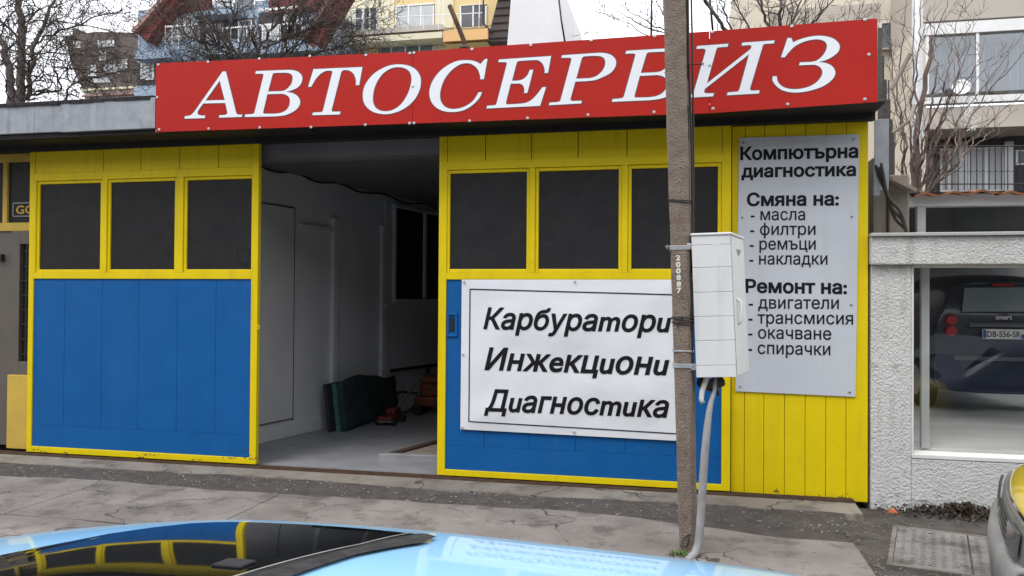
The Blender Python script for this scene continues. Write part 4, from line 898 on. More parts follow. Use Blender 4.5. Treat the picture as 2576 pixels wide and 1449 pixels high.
def csec(x):                                                        # cross section from sill to sill
    k = cabin(x); zt_ = ztop(x); pts = []; e = .80 * k + .78 * (1 - k); wb = .87 * min(1, .80 + .2 * min(1, (x + 1.25) / .3, (3.22 - x) / .25))
    top = [(d, Sz(x, YCR + d)) for d in [e * i / 9 for i in range(10)]]
    ze = top[-1][1]; zb = min(.62, ze - .06); pts = top + [(e + (wb - e) * f, ze + (zb - ze) * g) for f, g in ((.25, .22), (.6, .6), (.92, .9), (1, 1))] + [(wb, zb - .25), (wb * .97, -.02)]
    return pts
xs = sorted(set([-1.25 + 4.47 * i / 90 for i in range(91)]))
mb = MB(); rows = []
for x in xs:
    c = csec(x); rows.append([(x, YCR - d, z) for d, z in reversed(c)] + [(x, YCR + d, z) for d, z in c[1:]])
m = len(rows[0]); mb.add([v for r in rows for v in r], [(i * m + k, i * m + k + 1, (i + 1) * m + k + 1, (i + 1) * m + k) for i in range(len(rows) - 1) for k in range(m - 1)])
for r in (0, (len(rows) - 1) * m): mb.f.append(tuple(r + k for k in range(m)))
bc = thing('blue_car', 'pale blue car parked in the foreground with dark glass reflecting facade', 'car', (1.0, YCR, -.24))
P('body', mb, M_['carblue'], bc, smooth=True)
def skin(px, py, lift=0):                                           # where a mark on the photo lies on the skin
    d = ray(px, py); t = .6; 
    while t < 4:
        p = CAM_P + d * t
        if p.z <= Sz(p.x, p.y) + lift: break
        t += .002
    return p
# outline of the glass, surveyed on the skin
far = [(0, 1402), (80, 1386), (188, 1362), (322, 1340), (457, 1322.5), (510, 1319), (604, 1317), (760, 1323.5), (900, 1333), (1031, 1346)]
fx = [(p.x, p.y) for p in (skin(*q) for q in far)]
rear_e = [(1058, 1349), (897, 1384), (656, 1445)]
rx = [(p.y, p.x) for p in (skin(*q) for q in rear_e)]
out_e = [(1098, 1357), (1069, 1371), (897, 1402.5), (758, 1449)]
ox = [(p.y, p.x) for p in (skin(*q) for q in out_e)]
rx.sort(); ox.sort()
def lin(T, v):
    if v <= T[0][0]: a, b = T[0], T[1]
    elif v >= T[-1][0]: a, b = T[-2], T[-1]
    else:
        for a, b in zip(T, T[1:]):
            if a[0] <= v <= b[0]: break
    return a[1] + (b[1] - a[1]) * (v - a[0]) / (b[0] - a[0])
yn = min(rx[0][0], ox[0][0])
def rear_x(y, T):                                                   # rear edge of the glass, symmetric about the car's axis
    yy = y if y >= YCR - .02 else 2 * (YCR - .02) - y; return lin(T, yy)
yfar = lambda x: min(YCR + .76, lin(fx, x)) if x > fx[0][0] else lin(fx[:2], x)
print('GLASS', [(round(a, 2), round(b, 2)) for a, b in fx], rx, ox)
def gpt(a, b):                                                      # a: front to rear, b: near to far
    x0 = -.22
    yb = YCR - .74 + b * 1.48
    for _ in range(8):
        xe = rear_x(yb, rx); x = x0 + (xe - x0) * a; yf = yfar(x); yb = (YCR - .74) + (yf - (YCR - .74)) * b
    return Vector((x, yb, Sz(x, yb) + .004))
P('windscreen', MB().grid(gpt, 70, 40), M_['screen'], bc, smooth=True)
def spt(a, b):
    y = (YCR - .74) + b * (lin(fx, 1.6) - .02 - (YCR - .74)); y = min(y, ox[-1][0]); x0 = rear_x(y, rx) - .004; x1 = max(rear_x(y, ox), x0 + .004); x = x0 + (x1 - x0) * a
    return Vector((x, y, Sz(x, y) + .006 + .004 * math.sin(a * math.pi)))
P('rubber_seal', MB().grid(spt, 6, 60), M_['seal'], bc, smooth=True)
def spt2(a, b):
    y = (YCR - .74) + b * (min(ox[-1][0], lin(fx, 1.6)) - (YCR - .74)); x = rear_x(y, rx) + .006 + a * .006
    return Vector((x, y, Sz(x, y) + .013))
P('chrome_strip', MB().grid(spt2, 1, 60), M_['steel'], bc)
c = skin(583, 1426); mb = MB(); mb.hexa([c + Vector((-.028, -.02, .004)), c + Vector((.028, -.02, .004)), c + Vector((.036, .02, .004)), c + Vector((-.018, .02, .004))], (0, 0, .005)); P('sensor_mount', mb, M_['gap'], bc, bevel=.003)
for l in (-.77, .77):
    for x in (-.55, 2.45): wheel(bc, (x, YCR + l, .055), (0, 1, 0), .30)
# ------------------------------------------------------------------ manholes, litter, soil heap
mc = [gr(*q, -.085) for q in ((2259, 1329), (2431, 1350), (2434.7, 1442), (2246, 1421))]
U = (mc[1] - mc[0]).normalized(); V_ = (mc[3] - mc[0]).normalized(); lu = (mc[1] - mc[0]).length; lv = (mc[3] - mc[0]).length
M_['lid'] = pm('grey_cast_lid', (.24, .23, .22), (.18, .17, .162), 6, .7, .2, 50, dirt=((.085, .077, .068), 2.6, .52, .9))
def lid(o, w, label):
    t = thing('manhole_cover', label, 'manhole cover', o, 'manhole covers by the showroom wall')
    mb = MB(); mb.hexa([o + V_ * lv + Vector((0, 0, -.03)), o + V_ * lv + U * w + Vector((0, 0, -.03)), o + V_ * lv + U * w + Vector((0, 0, .012)), o + V_ * lv + Vector((0, 0, .012))], -V_ * lv); P('lid', mb, M_['lid'], t, bevel=.004)
    mb = MB(); nu = int(w / .062)
    for i in range(nu):
        for j in range(17):
            if (i + j) % 7 == 0 and (i * j) % 3: continue
            c = o + U * (.05 + i * (w - .08) / max(1, nu - 1)) + V_ * (.06 + j * (lv - .12) / 16); mb.hexa([c + U * -.014 + V_ * .007 + Vector((0, 0, .012)), c + U * .014 + V_ * .007 + Vector((0, 0, .012)), c + U * .014 + V_ * .007 + Vector((0, 0, .018)), c + U * -.014 + V_ * .007 + Vector((0, 0, .018))], -V_ * .014)
    P('tread_pattern', mb, M_['lid'], t)
    mb = MB()
    for j in (.09, .93):
        c = o + U * w * .5 + V_ * lv * j + Vector((0, 0, .0125)); mb.grid(lambda a, b: c + U * .028 * b * math.cos(a * 6.283) + V_ * .014 * b * math.sin(a * 6.283), 12, 1)
    P('lifting_slot', mb, M_['gap'], t)
O = mc[0].copy(); lid(O, lu, 'wide grey tread plate manhole cover on the dark ground'); lid(O + U * (lu + .012), .30, 'narrow grey manhole cover next to the yellow car bumper')
mb = MB(); d = .035
for a, w, v, l in ((O - U * d - V_ * d, lu + .30 + .012 + 2 * d, None, d - .004), (O - U * d + V_ * (lv + .004), lu + .31 + 2 * d, None, d)):
    mb.hexa([a + V_ * l + Vector((0, 0, -.03)), a + V_ * l + U * w + Vector((0, 0, -.03)), a + V_ * l + U * w + Vector((0, 0, .014)), a + V_ * l + Vector((0, 0, .014))], -V_ * l)
a = O - U * d; mb.hexa([a + V_ * lv + Vector((0, 0, -.03)), a + V_ * lv + U * (d - .004) + Vector((0, 0, -.03)), a + V_ * lv + U * (d - .004) + Vector((0, 0, .014)), a + V_ * lv + Vector((0, 0, .014))], -V_ * lv)
tag(P('concrete_surround', mb, M_['thresh']), 'concrete frame round the two grey manhole covers', 'frame')
rh = random.Random(9); mb = MB(); hc = gr(2460, 1298, -.07)
for k in range(1500):
    r = abs(rh.gauss(0, .30)); a = rh.uniform(0, 6.283); c = Vector((hc.x + r * math.cos(a) * 1.3 - .1, min(hc.y + r * math.sin(a) * .45, .03), -.085 + max(0, .12 - r * .22) * rh.uniform(.1, 1)))
    s = rh.choice((.006, .01, .014, .02, .03)); n = Vector((rh.uniform(-1, 1), rh.uniform(-1, 1), rh.uniform(-.2, 1))).normalized(); t = n.orthogonal().normalized(); b = n.cross(t)
    mb.add([c - t * s, c + b * s * .5, c + t * s, c - b * s * .5], [(0, 1, 2, 3)])
    if k % 25 == 0:
        e = c + Vector((rh.uniform(-.2, .2), rh.uniform(-.1, .05), rh.uniform(0, .06))); mb.tube([c, c.lerp(e, .5) + Vector((0, 0, rh.uniform(0, .03))), e], .0022, 4)
tag(P('leaf_litter', mb, pm('rotting_leaves', (.014, .010, .008), (.085, .062, .045), 30, .9)), 'dark heap of rotting leaves and twigs against the showroom wall', 'leaves', kind='stuff')
mb = MB(); 
for k in range(700):
    x = rh.uniform(3.92, 6.5); c = Vector((x, rh.uniform(-.25, .045), -.088 + rh.uniform(0, .05))); c.z = -.09 + max(0, (c.y + .25)) * .25 * rh.uniform(.3, 1); stone(mb, c, rh.uniform(.006, .025))
tag(P('soil_crumbs', mb, M_['soil']), 'dark crumbs of soil along the foot of plaster wall', 'soil', kind='stuff')
c = gr(2244, 1292, -.075); mb = MB(); mb.grid(lambda a, b: c + Vector((.04 * math.cos(a * 6.283) * math.sin(b * 1.5708) * (1 + .2 * math.sin(a * 9)), .025 * math.sin(a * 6.283) * math.sin(b * 1.5708), .045 * math.cos(b * 1.5708))), 14, 5)
tag(P('brick_fragment', mb, pm('orange_brick', (.42, .10, .04), (.5, .14, .06), 20, .8)), 'small orange brick fragment on the soil below the plaster wall', 'brick')
c = gr(2273, 1288, -.075); tag(P('paper_scrap', MB().hexa([c + Vector((-.018, 0, 0)), c + Vector((.018, 0, .004)), c + Vector((.016, .01, .026)), c + Vector((-.014, .01, .022))], (0, .004, .002)), M_['white']), 'small white paper scrap beside the orange brick fragment', 'litter')
# ------------------------------------------------------------------ houses behind
def R_(mb, x0, y0, x1, y1, Y, front=.0, depth=.1):                  # box whose face covers a photo rectangle at depth Y - front
    a = at(x0, y1, Y - front); b = at(x1, y0, Y - front); mb.box(a.x, b.x, Y - front, Y - front + depth, a.z, b.z); return mb
def window(parent, x0, y0, x1, y1, Y, cols=2, glass='bgglass', fm='white', w=3, front=.06):
    mb = MB(); R_(mb, x0 - w * .5, y0 - w * .5, x1 + w * .5, y0 + w * .5, Y, front, .1); R_(mb, x0 - w * .5, y1 - w * .5, x1 + w * .5, y1 + w * .5, Y, front, .1)
    for i in range(cols + 1):
        x = x0 + (x1 - x0) * i / cols; R_(mb, x - w * .45, y0 + w * .5, x + w * .45, y1 - w * .5, Y, front - .004, .09)
    f = P('window', mb, M_[fm], parent); P('pane', R_(MB(), x0, y0, x1, y1, Y, max(.02, front - .03), .015), M_[glass], f); return f
M_['milky'] = glassmat('hazy_loggia_glass', (.80, .83, .86), 1.0)
for nd in list(M_['milky'].node_tree.nodes):
    if nd.type == 'FRESNEL': nd.inputs[0].default_value = 1.9
def wmat(n, a, b): M_[n] = pm(n, a, b, .7, .85, .1, 20)
wmat('w_blue', (.22, .29, .38), (.27, .34, .43)); wmat('w_cream', (.60, .56, .40), (.66, .62, .46)); wmat('w_orange', (.60, .36, .15), (.64, .40, .18)); wmat('w_red', (.115, .026, .025), (.15, .036, .033))
wmat('w_pink', (.30, .17, .145), (.34, .20, .17)); wmat('w_brown', (.07, .055, .048), (.11, .09, .08)); wmat('w_white', (.60, .60, .61), (.66, .66, .67)); wmat('w_beige', (.56, .50, .40), (.63, .57, .47)); wmat('w_beige2', (.40, .36, .31), (.45, .41, .36)); wmat('w_yel', (.60, .46, .22), (.64, .50, .26))
wmat('w_brownroof', (.055, .04, .037), (.085, .065, .06)); wmat('w_voidshade', (.03, .03, .034), (.07, .07, .078))
def bldg(name, label, px, py, Y): return thing(name, label, 'building', at(px, py, Y))
# brown mansard house
Y = 38; h = bldg('mansard_house', 'dark brown tiled mansard house behind the bare tree at left', 270, 400, Y)
mb = MB(); pol = [at(*q, Y) for q in ((206, 222), (345, 222), (345, 82), (240, 80), (162, 90), (182, 170))]; n = len(pol)
mb.add([p for p in pol] + [p + Vector((0, 8, 0)) for p in pol], [tuple(range(n)), tuple(range(2 * n - 1, n - 1, -1))] + [(i, (i + 1) % n, n + (i + 1) % n, n + i) for i in range(n)]); P('roof', mb, M_['w_brown'], h)
P('wall', R_(MB(), 206, 222.5, 345, 700, Y, .0, 8), M_['w_white'], h); P('cornice', R_(MB(), 204, 216, 346, 229, Y, .3, .3), M_['w_cream'], h); P('eave', R_(MB(), 206, 231, 346, 243, Y, .35, .36), M_['w_pink'], h)
for q in ((186, 106, 200, 120), (247, 100, 285, 118), (252, 130, 265, 150), (222, 165, 240, 190), (262, 158, 300, 185), (232, 195, 275, 208), (305, 150, 318, 172)): window(h, *q, Y, 1, 'curtain')
for q in ((225, 244, 250, 262), (300, 244, 325, 262)): window(h, *q, Y, 2, 'bgdark')
P('chimney', R_(MB(), 182, 70, 190, 92, Y, -.5, 1), M_['w_brown'], h)
# blue apartment house with red gables
Y = 31; h = bldg('blue_apartment_house', 'light blue apartment house with dark red gables behind the bare tree', 560, 400, Y)
P('wall', R_(MB(), 337, -10, 800, 900, Y, 0, 9), M_['w_blue'], h)
for xa, ya, xb, yb in ((404, 0, 334, 78), (826, 0, 757, 98)):
    dx, dy = xb - xa, yb - ya
    for nm, o0, o1, fr, mt in (('gable_trim', -6, 6, 1.2, 'w_pink'), ('gable_soffit', 6, 34, .9, 'w_red')):
        mb = MB(); q = [at(xb + o0, yb, Y - fr), at(xb + o1, yb + (o1 - 6) * .95, Y - fr), at(xa + o1 - dx * .6, ya - dy * .6, Y - fr), at(xa + o0 - dx * .6, ya - dy * .6, Y - fr)]; mb.hexa(q, (0, fr, 0)); P(nm, mb, M_[mt], h)
P('gable_wall', R_(MB(), 412, -60, 530, 34, Y, .15, .2), M_['w_red'], h); P('gable_wall', R_(MB(), 676, -60, 830, 36, Y, .15, .2), M_['w_red'], h)
for q in ((500, 44, 640, 104), (650, 24, 756, 104), (440, 150, 640, 250), (650, 138, 800, 250), (345, 152, 430, 215)): P('loggia', R_(MB(), *q, Y, .03, .05), M_['w_voidshade'], h)  # voids drawn as flat panels, their shade put into the colour
for q, c, g in (((408, 44, 484, 98), 2, 'curtain'), ((540, 2, 585, 18), 1, 'curtain'), ((592, -10, 640, 22), 1, 'bgglass'), ((520, 60, 560, 104), 1, 'curtain'), ((600, 52, 632, 104), 1, 'bgglass'), ((660, 60, 700, 104), 2, 'curtain'), ((714, 30, 748, 60), 1, 'bgglass'), ((470, 160, 520, 240), 2, 'curtain'), ((355, 160, 385, 200), 1, 'curtain')): window(h, *q, Y, c, g, w=4, front=.09)
for q in ((486, 20, 596, 41), (340, 122, 428, 150), (500, 107, 640, 140), (646, 107, 797, 136), (337, 219, 392, 256)): P('balcony', R_(MB(), *q, Y, .9, .9), M_['w_blue'], h)
mb = MB()
for (xa, xb, yt, yb, k) in ((415, 500, 64, 121, 5), (560, 640, 68, 107, 4), (650, 760, 60, 107, 6), (650, 756, 21, 24, 0)):
    R_(mb, xa, yt - 1.2, xb, yt + 1.2, Y, .95, .05)
    for i in range(k + 1):
        x = xa + (xb - xa) * i / max(1, k); R_(mb, x - .8, yt, x + .8, yb, Y, .95, .05)
P('railing', mb, M_['white'], h)
# cream apartment house
Y = 36; h = bldg('cream_apartment_house', 'cream apartment house with white balcony railings and one orange balcony', 1000, 400, Y)
P('wall', R_(MB(), 800, -200, 1262, 900, Y, 0, 9), M_['w_cream'], h)
P('upper_wall', R_(MB(), 948, -200, 1100, 70, Y, .05, .06), M_['w_yel'], h); P('upper_wall', R_(MB(), 1140, -200, 1262, 70, Y, .05, .06), M_['w_yel'], h)
P('cream_pier', R_(MB(), 948, -200, 992, 72, Y, .12, .06), M_['w_cream'], h); P('cream_pier', R_(MB(), 1094, -200, 1142, 72, Y, .12, .06), M_['w_cream'], h)
for q, c, g in (((893, 20, 948, 78), 3, 'bgdark'), ((996, 12, 1090, 73), 3, 'curtain'), ((1158, 12, 1222, 68), 2, 'bgdark'), ((949, 114, 1090, 140), 4, 'bgglass'), ((700, 110, 790, 160), 2, 'bgglass')): window(h, *q, Y, c, g, w=4, front=.16)
P('balcony', R_(MB(), 846, 79, 1112, 112, Y, 1.2, 1.2), M_['w_cream'], h); P('balcony_slab', R_(MB(), 843, 73.5, 1114, 79, Y, 1.25, 1.3), M_['w_beige2'], h)
P('orange_balcony', R_(MB(), 1115, 71, 1227, 105, Y, 1.6, 1.6), M_['w_orange'], h); P('balcony_underside', R_(MB(), 1117, 105, 1225, 112, Y, 1.5, 1.5), M_['w_yel'], h); P('orange_pier', R_(MB(), 928, 122, 946, 150, Y, .3, .3), M_['w_orange'], h)
mb = MB()
def rl(xa, ya, xb, yb, w=1.4):
    a = at(xa, ya, Y - 1.25); b = at(xb, yb, Y - 1.25); mb.tube([a, b], w / 55, 5)
rl(841, 49, 1112, 38); rl(1112, 38, 1215, 32); rl(1112, 38, 1117, 70)
for x in (841, 880, 915, 952, 990, 1026, 1065, 1103): rl(x, 49 - (x - 841) * .04, x, 75, 1.1)
for x in (1117, 1160, 1205): rl(x, 37 - (x - 1112) * .05, x, 71, 1.1)
for x in (879, 915, 990, 1104, 1116, 1206): rl(x, -60, x, 45, 1.8)
P('railing', mb, M_['white'], h)
mb = MB(); q = [at(*p, Y - 1.4) for p in ((1225, 104), (1277, 104), (1296, -40), (1262, -40))]; mb.hexa(q, (0, 4, 0)); P('roof', mb, M_['w_brownroof'], h)
mb = MB()
for i in range(7):
    t = i / 7; a = at(1227 + 36 * t, 98 - 135 * t, Y - 1.46); b = at(1290 + 6 * t, 98 - 135 * t, Y - 1.46); mb.box(a.x, b.x, a.y, a.y + .05, a.z, a.z + .05)
P('roof_seam', mb, M_['gap'], h)
mb = MB(); mb.tube([at(1216, 0, Y - 1.5), at(1215, 55, Y - 1.5), at(1222, 66, Y - 1.5), at(1238, 80, Y - 1.5)], .05, 6); P('gutter', mb, M_['black'], h)
# white gable wall
Y = 27; h = bldg('white_gable_building', 'plain pale blank gable wall standing behind the middle of the sign', 1350, 400, Y)
mb = MB(); q = [at(*p, Y) for p in ((1276, 700), (1421, 700), (1421, 104), (1404, -60), (1290, -60), (1282, 40), (1276, 112))]; n = len(q)
mb.add(q + [p + Vector((0, 8, 0)) for p in q], [tuple(range(n)), tuple(range(2 * n - 1, n - 1, -1))] + [(i, (i + 1) % n, n + (i + 1) % n, n + i) for i in range(n)]); P('wall', mb, M_['w_white'], h)
# beige block on the right
Y = 24; h = bldg('beige_apartment_block', 'beige panel apartment block with glazed loggia and barred ground floor', 2300, 500, Y)
P('wall', R_(MB(), 1862, -200, 2320, 1000, Y, 0, 9), M_['w_beige'], h)
mb = MB()
for yy in (30, 54): R_(mb, 1862, yy, 2215, yy + 1, Y, .01, .02)
for x in (2080, 1990): R_(mb, x, -200, x + 1, 54, Y, .012, .02)
P('panel_joint', mb, M_['w_beige2'], h)
P('chimney_wall', R_(MB(), 1858, -40, 1935, 110, Y, 1.5, 1.5), M_['w_beige'], h)
window(h, 2217, 56, 2286, 120, Y, 2, 'bgglass'); window(h, 2232, 200, 2286, 270, Y, 1, 'bgglass'); window(h, 2235, 350, 2284, 420, Y, 2, 'bgglass'); P('window_ledge', R_(MB(), 2214, 119, 2290, 124, Y, .25, .25), M_['w_beige2'], h)
YL = 19.5
mb = MB(); R_(mb, 2322, -200, 2950, 55, YL, 0, 4); R_(mb, 2322, 246, 2950, 326, YL, 0, 4); P('loggia_parapet', mb, M_['w_beige2'], h)
P('loggia_side', R_(MB(), 2318, 56, 2330, 700, YL, -.1, 4), M_['w_beige'], h)
P('loggia_sill', R_(MB(), 2326, 236, 2950, 246, YL, .08, .3), M_['white'], h); P('loggia_head', R_(MB(), 2326, 52, 2950, 60, YL, .05, .3), M_['white'], h)
mb = MB()
for x in (2330, 2456, 2600, 2740): R_(mb, x, 60, x + 7, 236, YL, .02, .12)
lg_ = P('loggia_frame', mb, M_['white'], h); P('pane', R_(MB(), 2332, 60, 2950, 236, YL, -.03, .02), M_['milky'], lg_)
P('loggia_wall', R_(MB(), 2330, 56, 2950, 246, YL, -1.3, .1), M_['w_white'], h)
for q in ((2365, 112, 2440, 236), (2475, 112, 2540, 236), (2560, 110, 2640, 236)): window(h, *q, YL + 1.3, 2, 'curtain', w=5)
P('stored_box', R_(MB(), 2500, 185, 2535, 236, YL, -.5, .3), M_['w_beige2'], h)
P('ground_floor_wall', R_(MB(), 2326, 326, 2950, 700, YL, -1.6, .1), M_['w_voidshade'], h)  # shade of the void put into the wall colour
for q, g in (((2368, 375, 2408, 480), 'curtain'), ((2438, 372, 2524, 480), 'curtain'), ((2558, 378, 2640, 412), 'bgdark')): window(h, *q, YL + 1.6, 2, g, w=6)
for x in (2412, 2528): P('grey_pier', R_(MB(), x, 355, x + 22, 490, YL, -1.45, .1), M_['alu'], h)
mb = MB(); 
for i in range(22):
    x = 2348 + i * 15.6; a = at(x, 366, YL - .05); b = at(x, 478, YL - .05); mb.tube([a, b], .016, 5)
    mb.tube([at(x + 15.6 * (1 + math.cos(t)) / 2, 424 + 9 * math.sin(t), YL - .05) for t in [k * .5236 for k in range(7)]], .010, 4)
for y in (367, 463): mb.tube([at(2345, y, YL - .05), at(2700, y, YL - .05)], .02, 5)
P('window_bars', mb, M_['black'], h)
# satellite dish on the loggia
dc = at(2418, 222, YL - .5); ds = thing('satellite_dish', 'white satellite dish hung on the loggia sill of beige block', 'dish', dc)
mb = MB(); dn = Vector((-.25, -.9, .3)).normalized(); du = dn.orthogonal().normalized(); dv2 = dn.cross(du)
mb.grid(lambda a, b: dc + (du * math.cos(a * 6.283) + dv2 * math.sin(a * 6.283)) * b * .26 + dn * (.06 * b * b), 24, 6); P('reflector', mb, M_['white'], ds, smooth=True, solid=.02)
mb = MB().tube([dc - dv2 * .25 + dn * .04, dc + dn * .3 - dv2 * .1], .014, 6).tube([dc + dn * .3 - dv2 * .1, dc + dn * .27 - dv2 * .03], .03, 8); P('arm', mb, M_['alu'], ds)
mb = MB(); rk = random.Random(4)
for k in range(4): mb.tube([dc + Vector((.15 + .14 * math.sin(i * .9 + k) + .05 * k, -.05, -.25 - i * .13)) + Vector((rk.uniform(-.12, .12), 0, rk.uniform(-.05, .05))) for i in range(9)], .011, 4)
P('loose_cable', mb, M_['white'], ds)
YP2 = 13.5; a = at(2307, 300, YP2); pt = thing('metal_mast', 'pale grey round mast in front of the beige block corner', 'post', (a.x, YP2, 0))
mb = MB().tube([(a.x - .03, YP2, -.3), (a.x, YP2, 5), (a.x + .01, YP2, 12)], .125, 18); P('shaft', mb, M_['alu'], pt, smooth=True)
# ------------------------------------------------------------------ wires and rods above the roof
def wire(name, label, pts, r, mat='wire'): tag(P(name, MB().tube(pts, r, 6), M_[mat], smooth=True), label, 'wire')
wire('overhead_wire', 'thin dark wire rising beside the pale gable wall', [at(1421, 106, 1.0), at(1412, 50, 1.0), at(1404, -20, 1.0)], .010)
wire('overhead_wire', 'thin vertical wire left of the concrete pole above the sign', [at(1638, 92, 1.0), at(1639.5, -20, 1.0)], .011)
wire('overhead_wire', 'thin dark wire right of the concrete pole above the sign', [at(1793, 76, 1.0), at(1784, -20, 1.0)], .012)
tag(P('roof_rod', MB().tube([at(1170, 122, 1.0), at(1168, 105, 1.0), at(1150, 60, 1.0), at(1131, 14, 1.0)], .026, 8).disc(at(1170, 125, 1.0), (0, 0, 1), .08, .05, 8, .03), M_['bare'], smooth=True), 'rusty bent rod leaning up behind the red sign', 'rod')
# ------------------------------------------------------------------ bare trees
def limb(mb, pts, r0, r1, n=7):
    m = len(pts); mb.tube(pts, [r0 + (r1 - r0) * i / (m - 1) for i in range(m)], n)
def grow_b(mb, bb, rg, p, d, L, r, lev, up=.12, berries=0, spread=.75, wig=.22):
    n = max(3, int(L / .16)); n = min(n, 9); step = L / n; pts = [p.copy()]; q = p.copy(); dd = d.normalized(); dirs = []
    for i in range(n):
        dd = (dd + Vector((rg.gauss(0, wig), rg.gauss(0, wig), rg.gauss(0, wig) + up))).normalized(); q = q + dd * step; pts.append(q.copy()); dirs.append(dd.copy())
    mb.tube(pts, [r * (1 - .62 * i / n) for i in range(n + 1)], 5 if r > .012 else 3, caps=False)
    if lev > 0:
        for i in range(1, n):
            for _ in range(2 if rg.random() < .25 else 1):
                if rg.random() < .72:
                    o = Vector((rg.gauss(0, 1), rg.gauss(0, 1), rg.gauss(0, 1))); o = (o - dirs[i] * o.dot(dirs[i])).normalized(); nd = (dirs[i] * (1 - spread * .45) + o * spread).normalized()
                    grow_b(mb, bb, rg, pts[i], nd, L * rg.uniform(.38, .62), max(.0075, r * (1 - .6 * i / n) * .58), lev - 1, up, berries, spread, wig)
    elif bb is not None and rg.random() < berries:
        for k in range(rg.randint(2, 5)):
            c = pts[-1] + Vector((rg.gauss(0, .05), rg.gauss(0, .05), rg.gauss(0, .05))); stone(bb, c, rg.uniform(.012, .024))
def tree(name, label, trunk_limbs, limbs, Y, seed, bark='bark', twig='twig', lev=2, berries=0, L=1.0, r=.02, up=.12, spread=.75, wig=.22, dens=1.0, sub=.42):
    rg = random.Random(seed); b0 = at(*trunk_limbs[0][0][0], Y); t = thing(name, label, 'tree', (b0.x, Y, -.3), 'bare trees behind the garage' if name == 'bare_tree' else None)
    tm, cm, bb = MB(), MB(), MB(); src = []
    for pts, r0, r1 in trunk_limbs:
        w = [at(x, y, Y + dy) for x, y, dy in [(p + (0,))[:3] for p in pts]]
        if pts is trunk_limbs[0][0]: w = [Vector((w[0].x, w[0].y, -.3))] + w
        f = []
        for i in range(len(w) - 1):
            for k in range(4): f.append(w[i].lerp(w[i + 1], k / 4) + Vector((rg.gauss(0, .012), rg.gauss(0, .05), 0)))
        f.append(w[-1]); limb(tm, f, r0, r1, 10)
        if r1 < r0: src.append((f, r0, r1))
    for pts, r0, r1 in limbs:
        w = [at(x, y, Y) + Vector((0, rg.uniform(-.6, .6) * (i > 0), 0)) for i, (x, y) in enumerate(pts)]; f = []
        for i in range(len(w) - 1):
            k_n = max(2, int((w[i + 1] - w[i]).length / .15)); k_n = min(k_n, 8)
            for k in range(k_n): f.append(w[i].lerp(w[i + 1], k / k_n) + Vector((rg.gauss(0, .02), rg.gauss(0, .04), rg.gauss(0, .02))))
        f.append(w[-1]); limb(cm, f, r0, r1, 6); src.append((f, r0, r1))
    for f, r0, r1 in src:
        n = len(f)
        for i in [k for k in range(2, n) for _ in range(2 if sub > 1 and rg.random() < .35 else 1)]:
            if rg.random() < dens:
                d = (f[i] - f[i - 1]).normalized(); o = Vector((rg.gauss(0, 1), rg.gauss(0, .8), rg.gauss(.2, .8))).normalized(); nd = (d * .6 + o * spread).normalized()
                rr = (r0 + (r1 - r0) * i / (n - 1)); grow_b(cm, bb, rg, f[i], nd, L * rg.uniform(.6, 1.25), max(.006, min(r, rr * .7)), lev, up, berries, spread, wig)
    P('trunk', tm, M_[bark], t, smooth=True); c = P('crown', cm, M_[twig], t, smooth=False)
    if bb.v: P('dry_berries', bb, M_['berry'], c)
    return t
tree('bare_tree', 'tall bare tree with dark berries above the left shop roof',
     [([(58, 420), (56, 275), (50, 180), (57, 95), (46, 0), (44, -90)], .13, .06), ([(30, 290), (28, 235), (22, 170), (8, 120), (-20, 70)], .115, .06), ([(66, 250), (75, 160), (92, 90), (130, 20), (150, -50)], .06, .03)],
     [([(70, 240), (110, 215), (165, 180), (215, 165), (280, 150)], .030, .010), ([(72, 180), (120, 150), (170, 130), (230, 120)], .028, .008), ([(160, 262), (205, 222), (260, 190), (330, 170), (390, 160)], .028, .008), ([(80, 110), (125, 85), (165, 45), (210, 25), (290, 10)], .03, .008), ([(100, 80), (160, 60), (230, 70), (310, 80)], .022, .007), ([(20, 170), (0, 120), (-20, 60)], .02, .01), ([(50, 100), (20, 50), (5, -10)], .025, .01), ([(56, 60), (90, 20), (110, -20)], .025, .01), ([(66, 220), (130, 190), (200, 205), (250, 235)], .022, .006)],
     9, 11, lev=2, berries=.45, L=1.25, r=.022, up=.04, spread=.95, wig=.30, dens=.9)
tree('bare_tree', 'spreading bare tree with fine grey twigs behind the left half of sign',
     [([(640, 420), (640, 250), (630, 190)], .12, .09)],
     [([(630, 190), (560, 120), (500, 60), (470, -10)], .04, .012), ([(632, 185), (600, 110), (585, 40), (590, -30)], .045, .014), ([(636, 185), (660, 110), (690, 40), (700, -30)], .045, .014), ([(638, 190), (710, 120), (760, 60), (800, 0)], .04, .01), ([(640, 195), (740, 150), (820, 110), (900, 95), (975, 95)], .035, .006), ([(628, 195), (540, 150), (460, 120), (400, 110)], .035, .008), ([(640, 200), (760, 175), (850, 140), (940, 130)], .03, .006), ([(625, 200), (520, 175), (440, 165), (385, 150)], .03, .008), ([(660, 120), (740, 70), (830, 40), (930, 20)], .025, .006), ([(560, 120), (500, 110), (440, 60), (420, 20)], .025, .007), ([(760, 60), (850, 70), (920, 60)], .02, .006)],
     10, 23, bark='bark', twig='twig', lev=2, L=1.15, r=.024, up=.06, spread=.8, wig=.2, dens=1.0, berries=.12, sub=2)
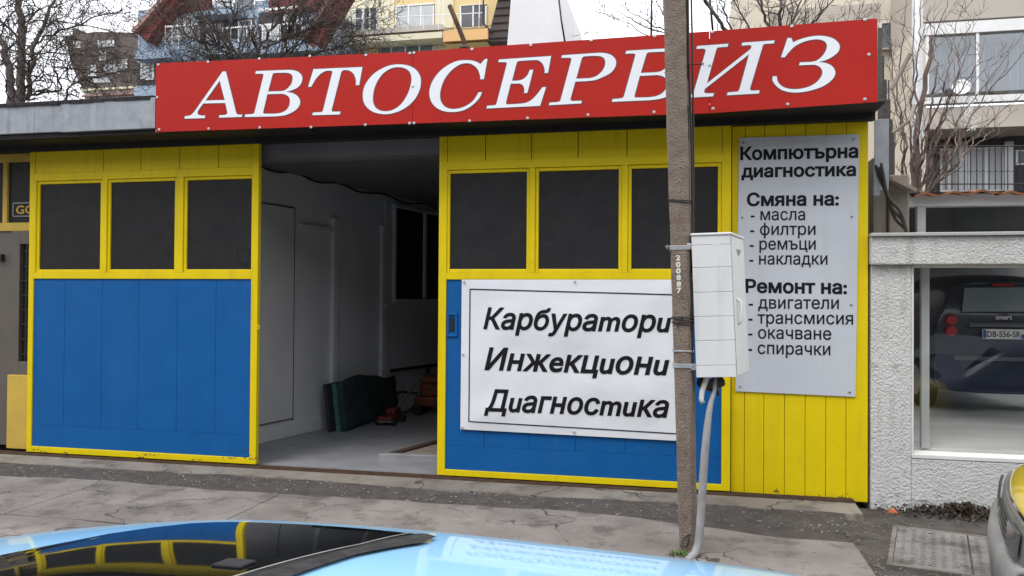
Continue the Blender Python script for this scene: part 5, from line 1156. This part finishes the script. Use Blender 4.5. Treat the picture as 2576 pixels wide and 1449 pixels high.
tree('bare_tree', 'sparse bare tree against the white sky beside the concrete pole',
     [([(1850, 420), (1850, 200), (1840, 110)], .11, .08)],
     [([(1840, 100), (1790, 45), (1755, 0), (1730, -40)], .05, .02), ([(1838, 110), (1700, 95), (1620, 50), (1560, 0)], .03, .008), ([(1836, 115), (1720, 110), (1640, 80), (1590, 60), (1510, 30)], .025, .006), ([(1700, 95), (1660, 40), (1640, -20)], .02, .008), ([(1845, 100), (1820, 40), (1800, -30)], .025, .01), ([(1700, 100), (1600, 70), (1530, 5)], .016, .006)],
     12, 5, lev=2, L=.8, r=.013, up=.10, spread=.6, wig=.18, dens=.55)
tree('bare_tree', 'dense dark bare tree before the beige block above the sign',
     [([(1960, 420), (1960, 200), (1955, 120)], .11, .09)],
     [([(1955, 120), (1930, 50), (1900, -20)], .05, .02), ([(1958, 120), (1960, 40), (1965, -40)], .05, .02), ([(1960, 120), (1990, 60), (2020, -10)], .045, .02), ([(1962, 120), (2030, 70), (2080, 20), (2120, -20)], .035, .012), ([(1950, 120), (1890, 70), (1850, 20)], .035, .012), ([(1965, 125), (2060, 100), (2150, 60)], .025, .01)],
     13, 8, lev=2, L=.85, r=.016, up=.12, spread=.7, wig=.2, dens=.95)
st = []
for (xa, xb, xe, ye, r0) in ((2268, 2255, 2262, -10, .03), (2290, 2300, 2312, -15, .045), (2300, 2318, 2300, 0, .03), (2308, 2330, 2372, -10, .035), (2312, 2340, 2420, 5, .03), (2318, 2370, 2463, 14, .028), (2320, 2380, 2460, 45, .025), (2325, 2400, 2488, 88, .024), (2330, 2410, 2503, 138, .022), (2335, 2430, 2560, 145, .024), (2335, 2440, 2536, 125, .02), (2335, 2450, 2590, 222, .022), (2330, 2450, 2580, 262, .02), (2320, 2420, 2500, 300, .02), (2275, 2262, 2212, 25, .02), (2282, 2275, 2228, 140, .018), (2262, 2250, 2240, 260, .016), (2300, 2310, 2246, 130, .018)):
    st.append(([(xa, 490), (xa + (xe - xa) * .22, 490 + (ye - 490) * .27), (xa + (xe - xa) * .5 - 5, 490 + (ye - 490) * .55), (xa + (xe - xa) * .78, 490 + (ye - 490) * .8), (xe, ye)], r0, .005))
tree('sprouting_shrub', 'many stemmed reddish bare shrub behind the right end of sign', [([(2300, 520), (2302, 470), (2312, 300), (2335, 150), (2345, 90)], .10, .03)], st, 11.5, 31, bark='redtwig', twig='redtwig', lev=1, L=.62, r=.009, up=.10, spread=.55, wig=.07, dens=.42)
# ------------------------------------------------------------------ unseen block added across the street for the panes to mirror
op = thing('street_block', 'long grey brown apartment block across the street, added for the panes to mirror', 'building', (0, -26, 0))
P('wall', MB().box(-45, 50, -36, -26, -.3, 13.5), pm('block_plaster', (.16, .14, .125), (.21, .19, .17), .5, .85), op)
mb = MB()
for i in range(30):
    for j in range(4):
        x = -43 + i * 3.1; z = 1.4 + j * 3.1; mb.box(x, x + 1.5, -26.02, -25.9, z, z + 1.6)
P('window_rows', mb, M_['bgdark'], op)['kind'] = 'stuff'
P('roof', MB().box(-45.5, 50.5, -36.5, -25.5, 13.5, 13.8), M_['w_brownroof'], op)
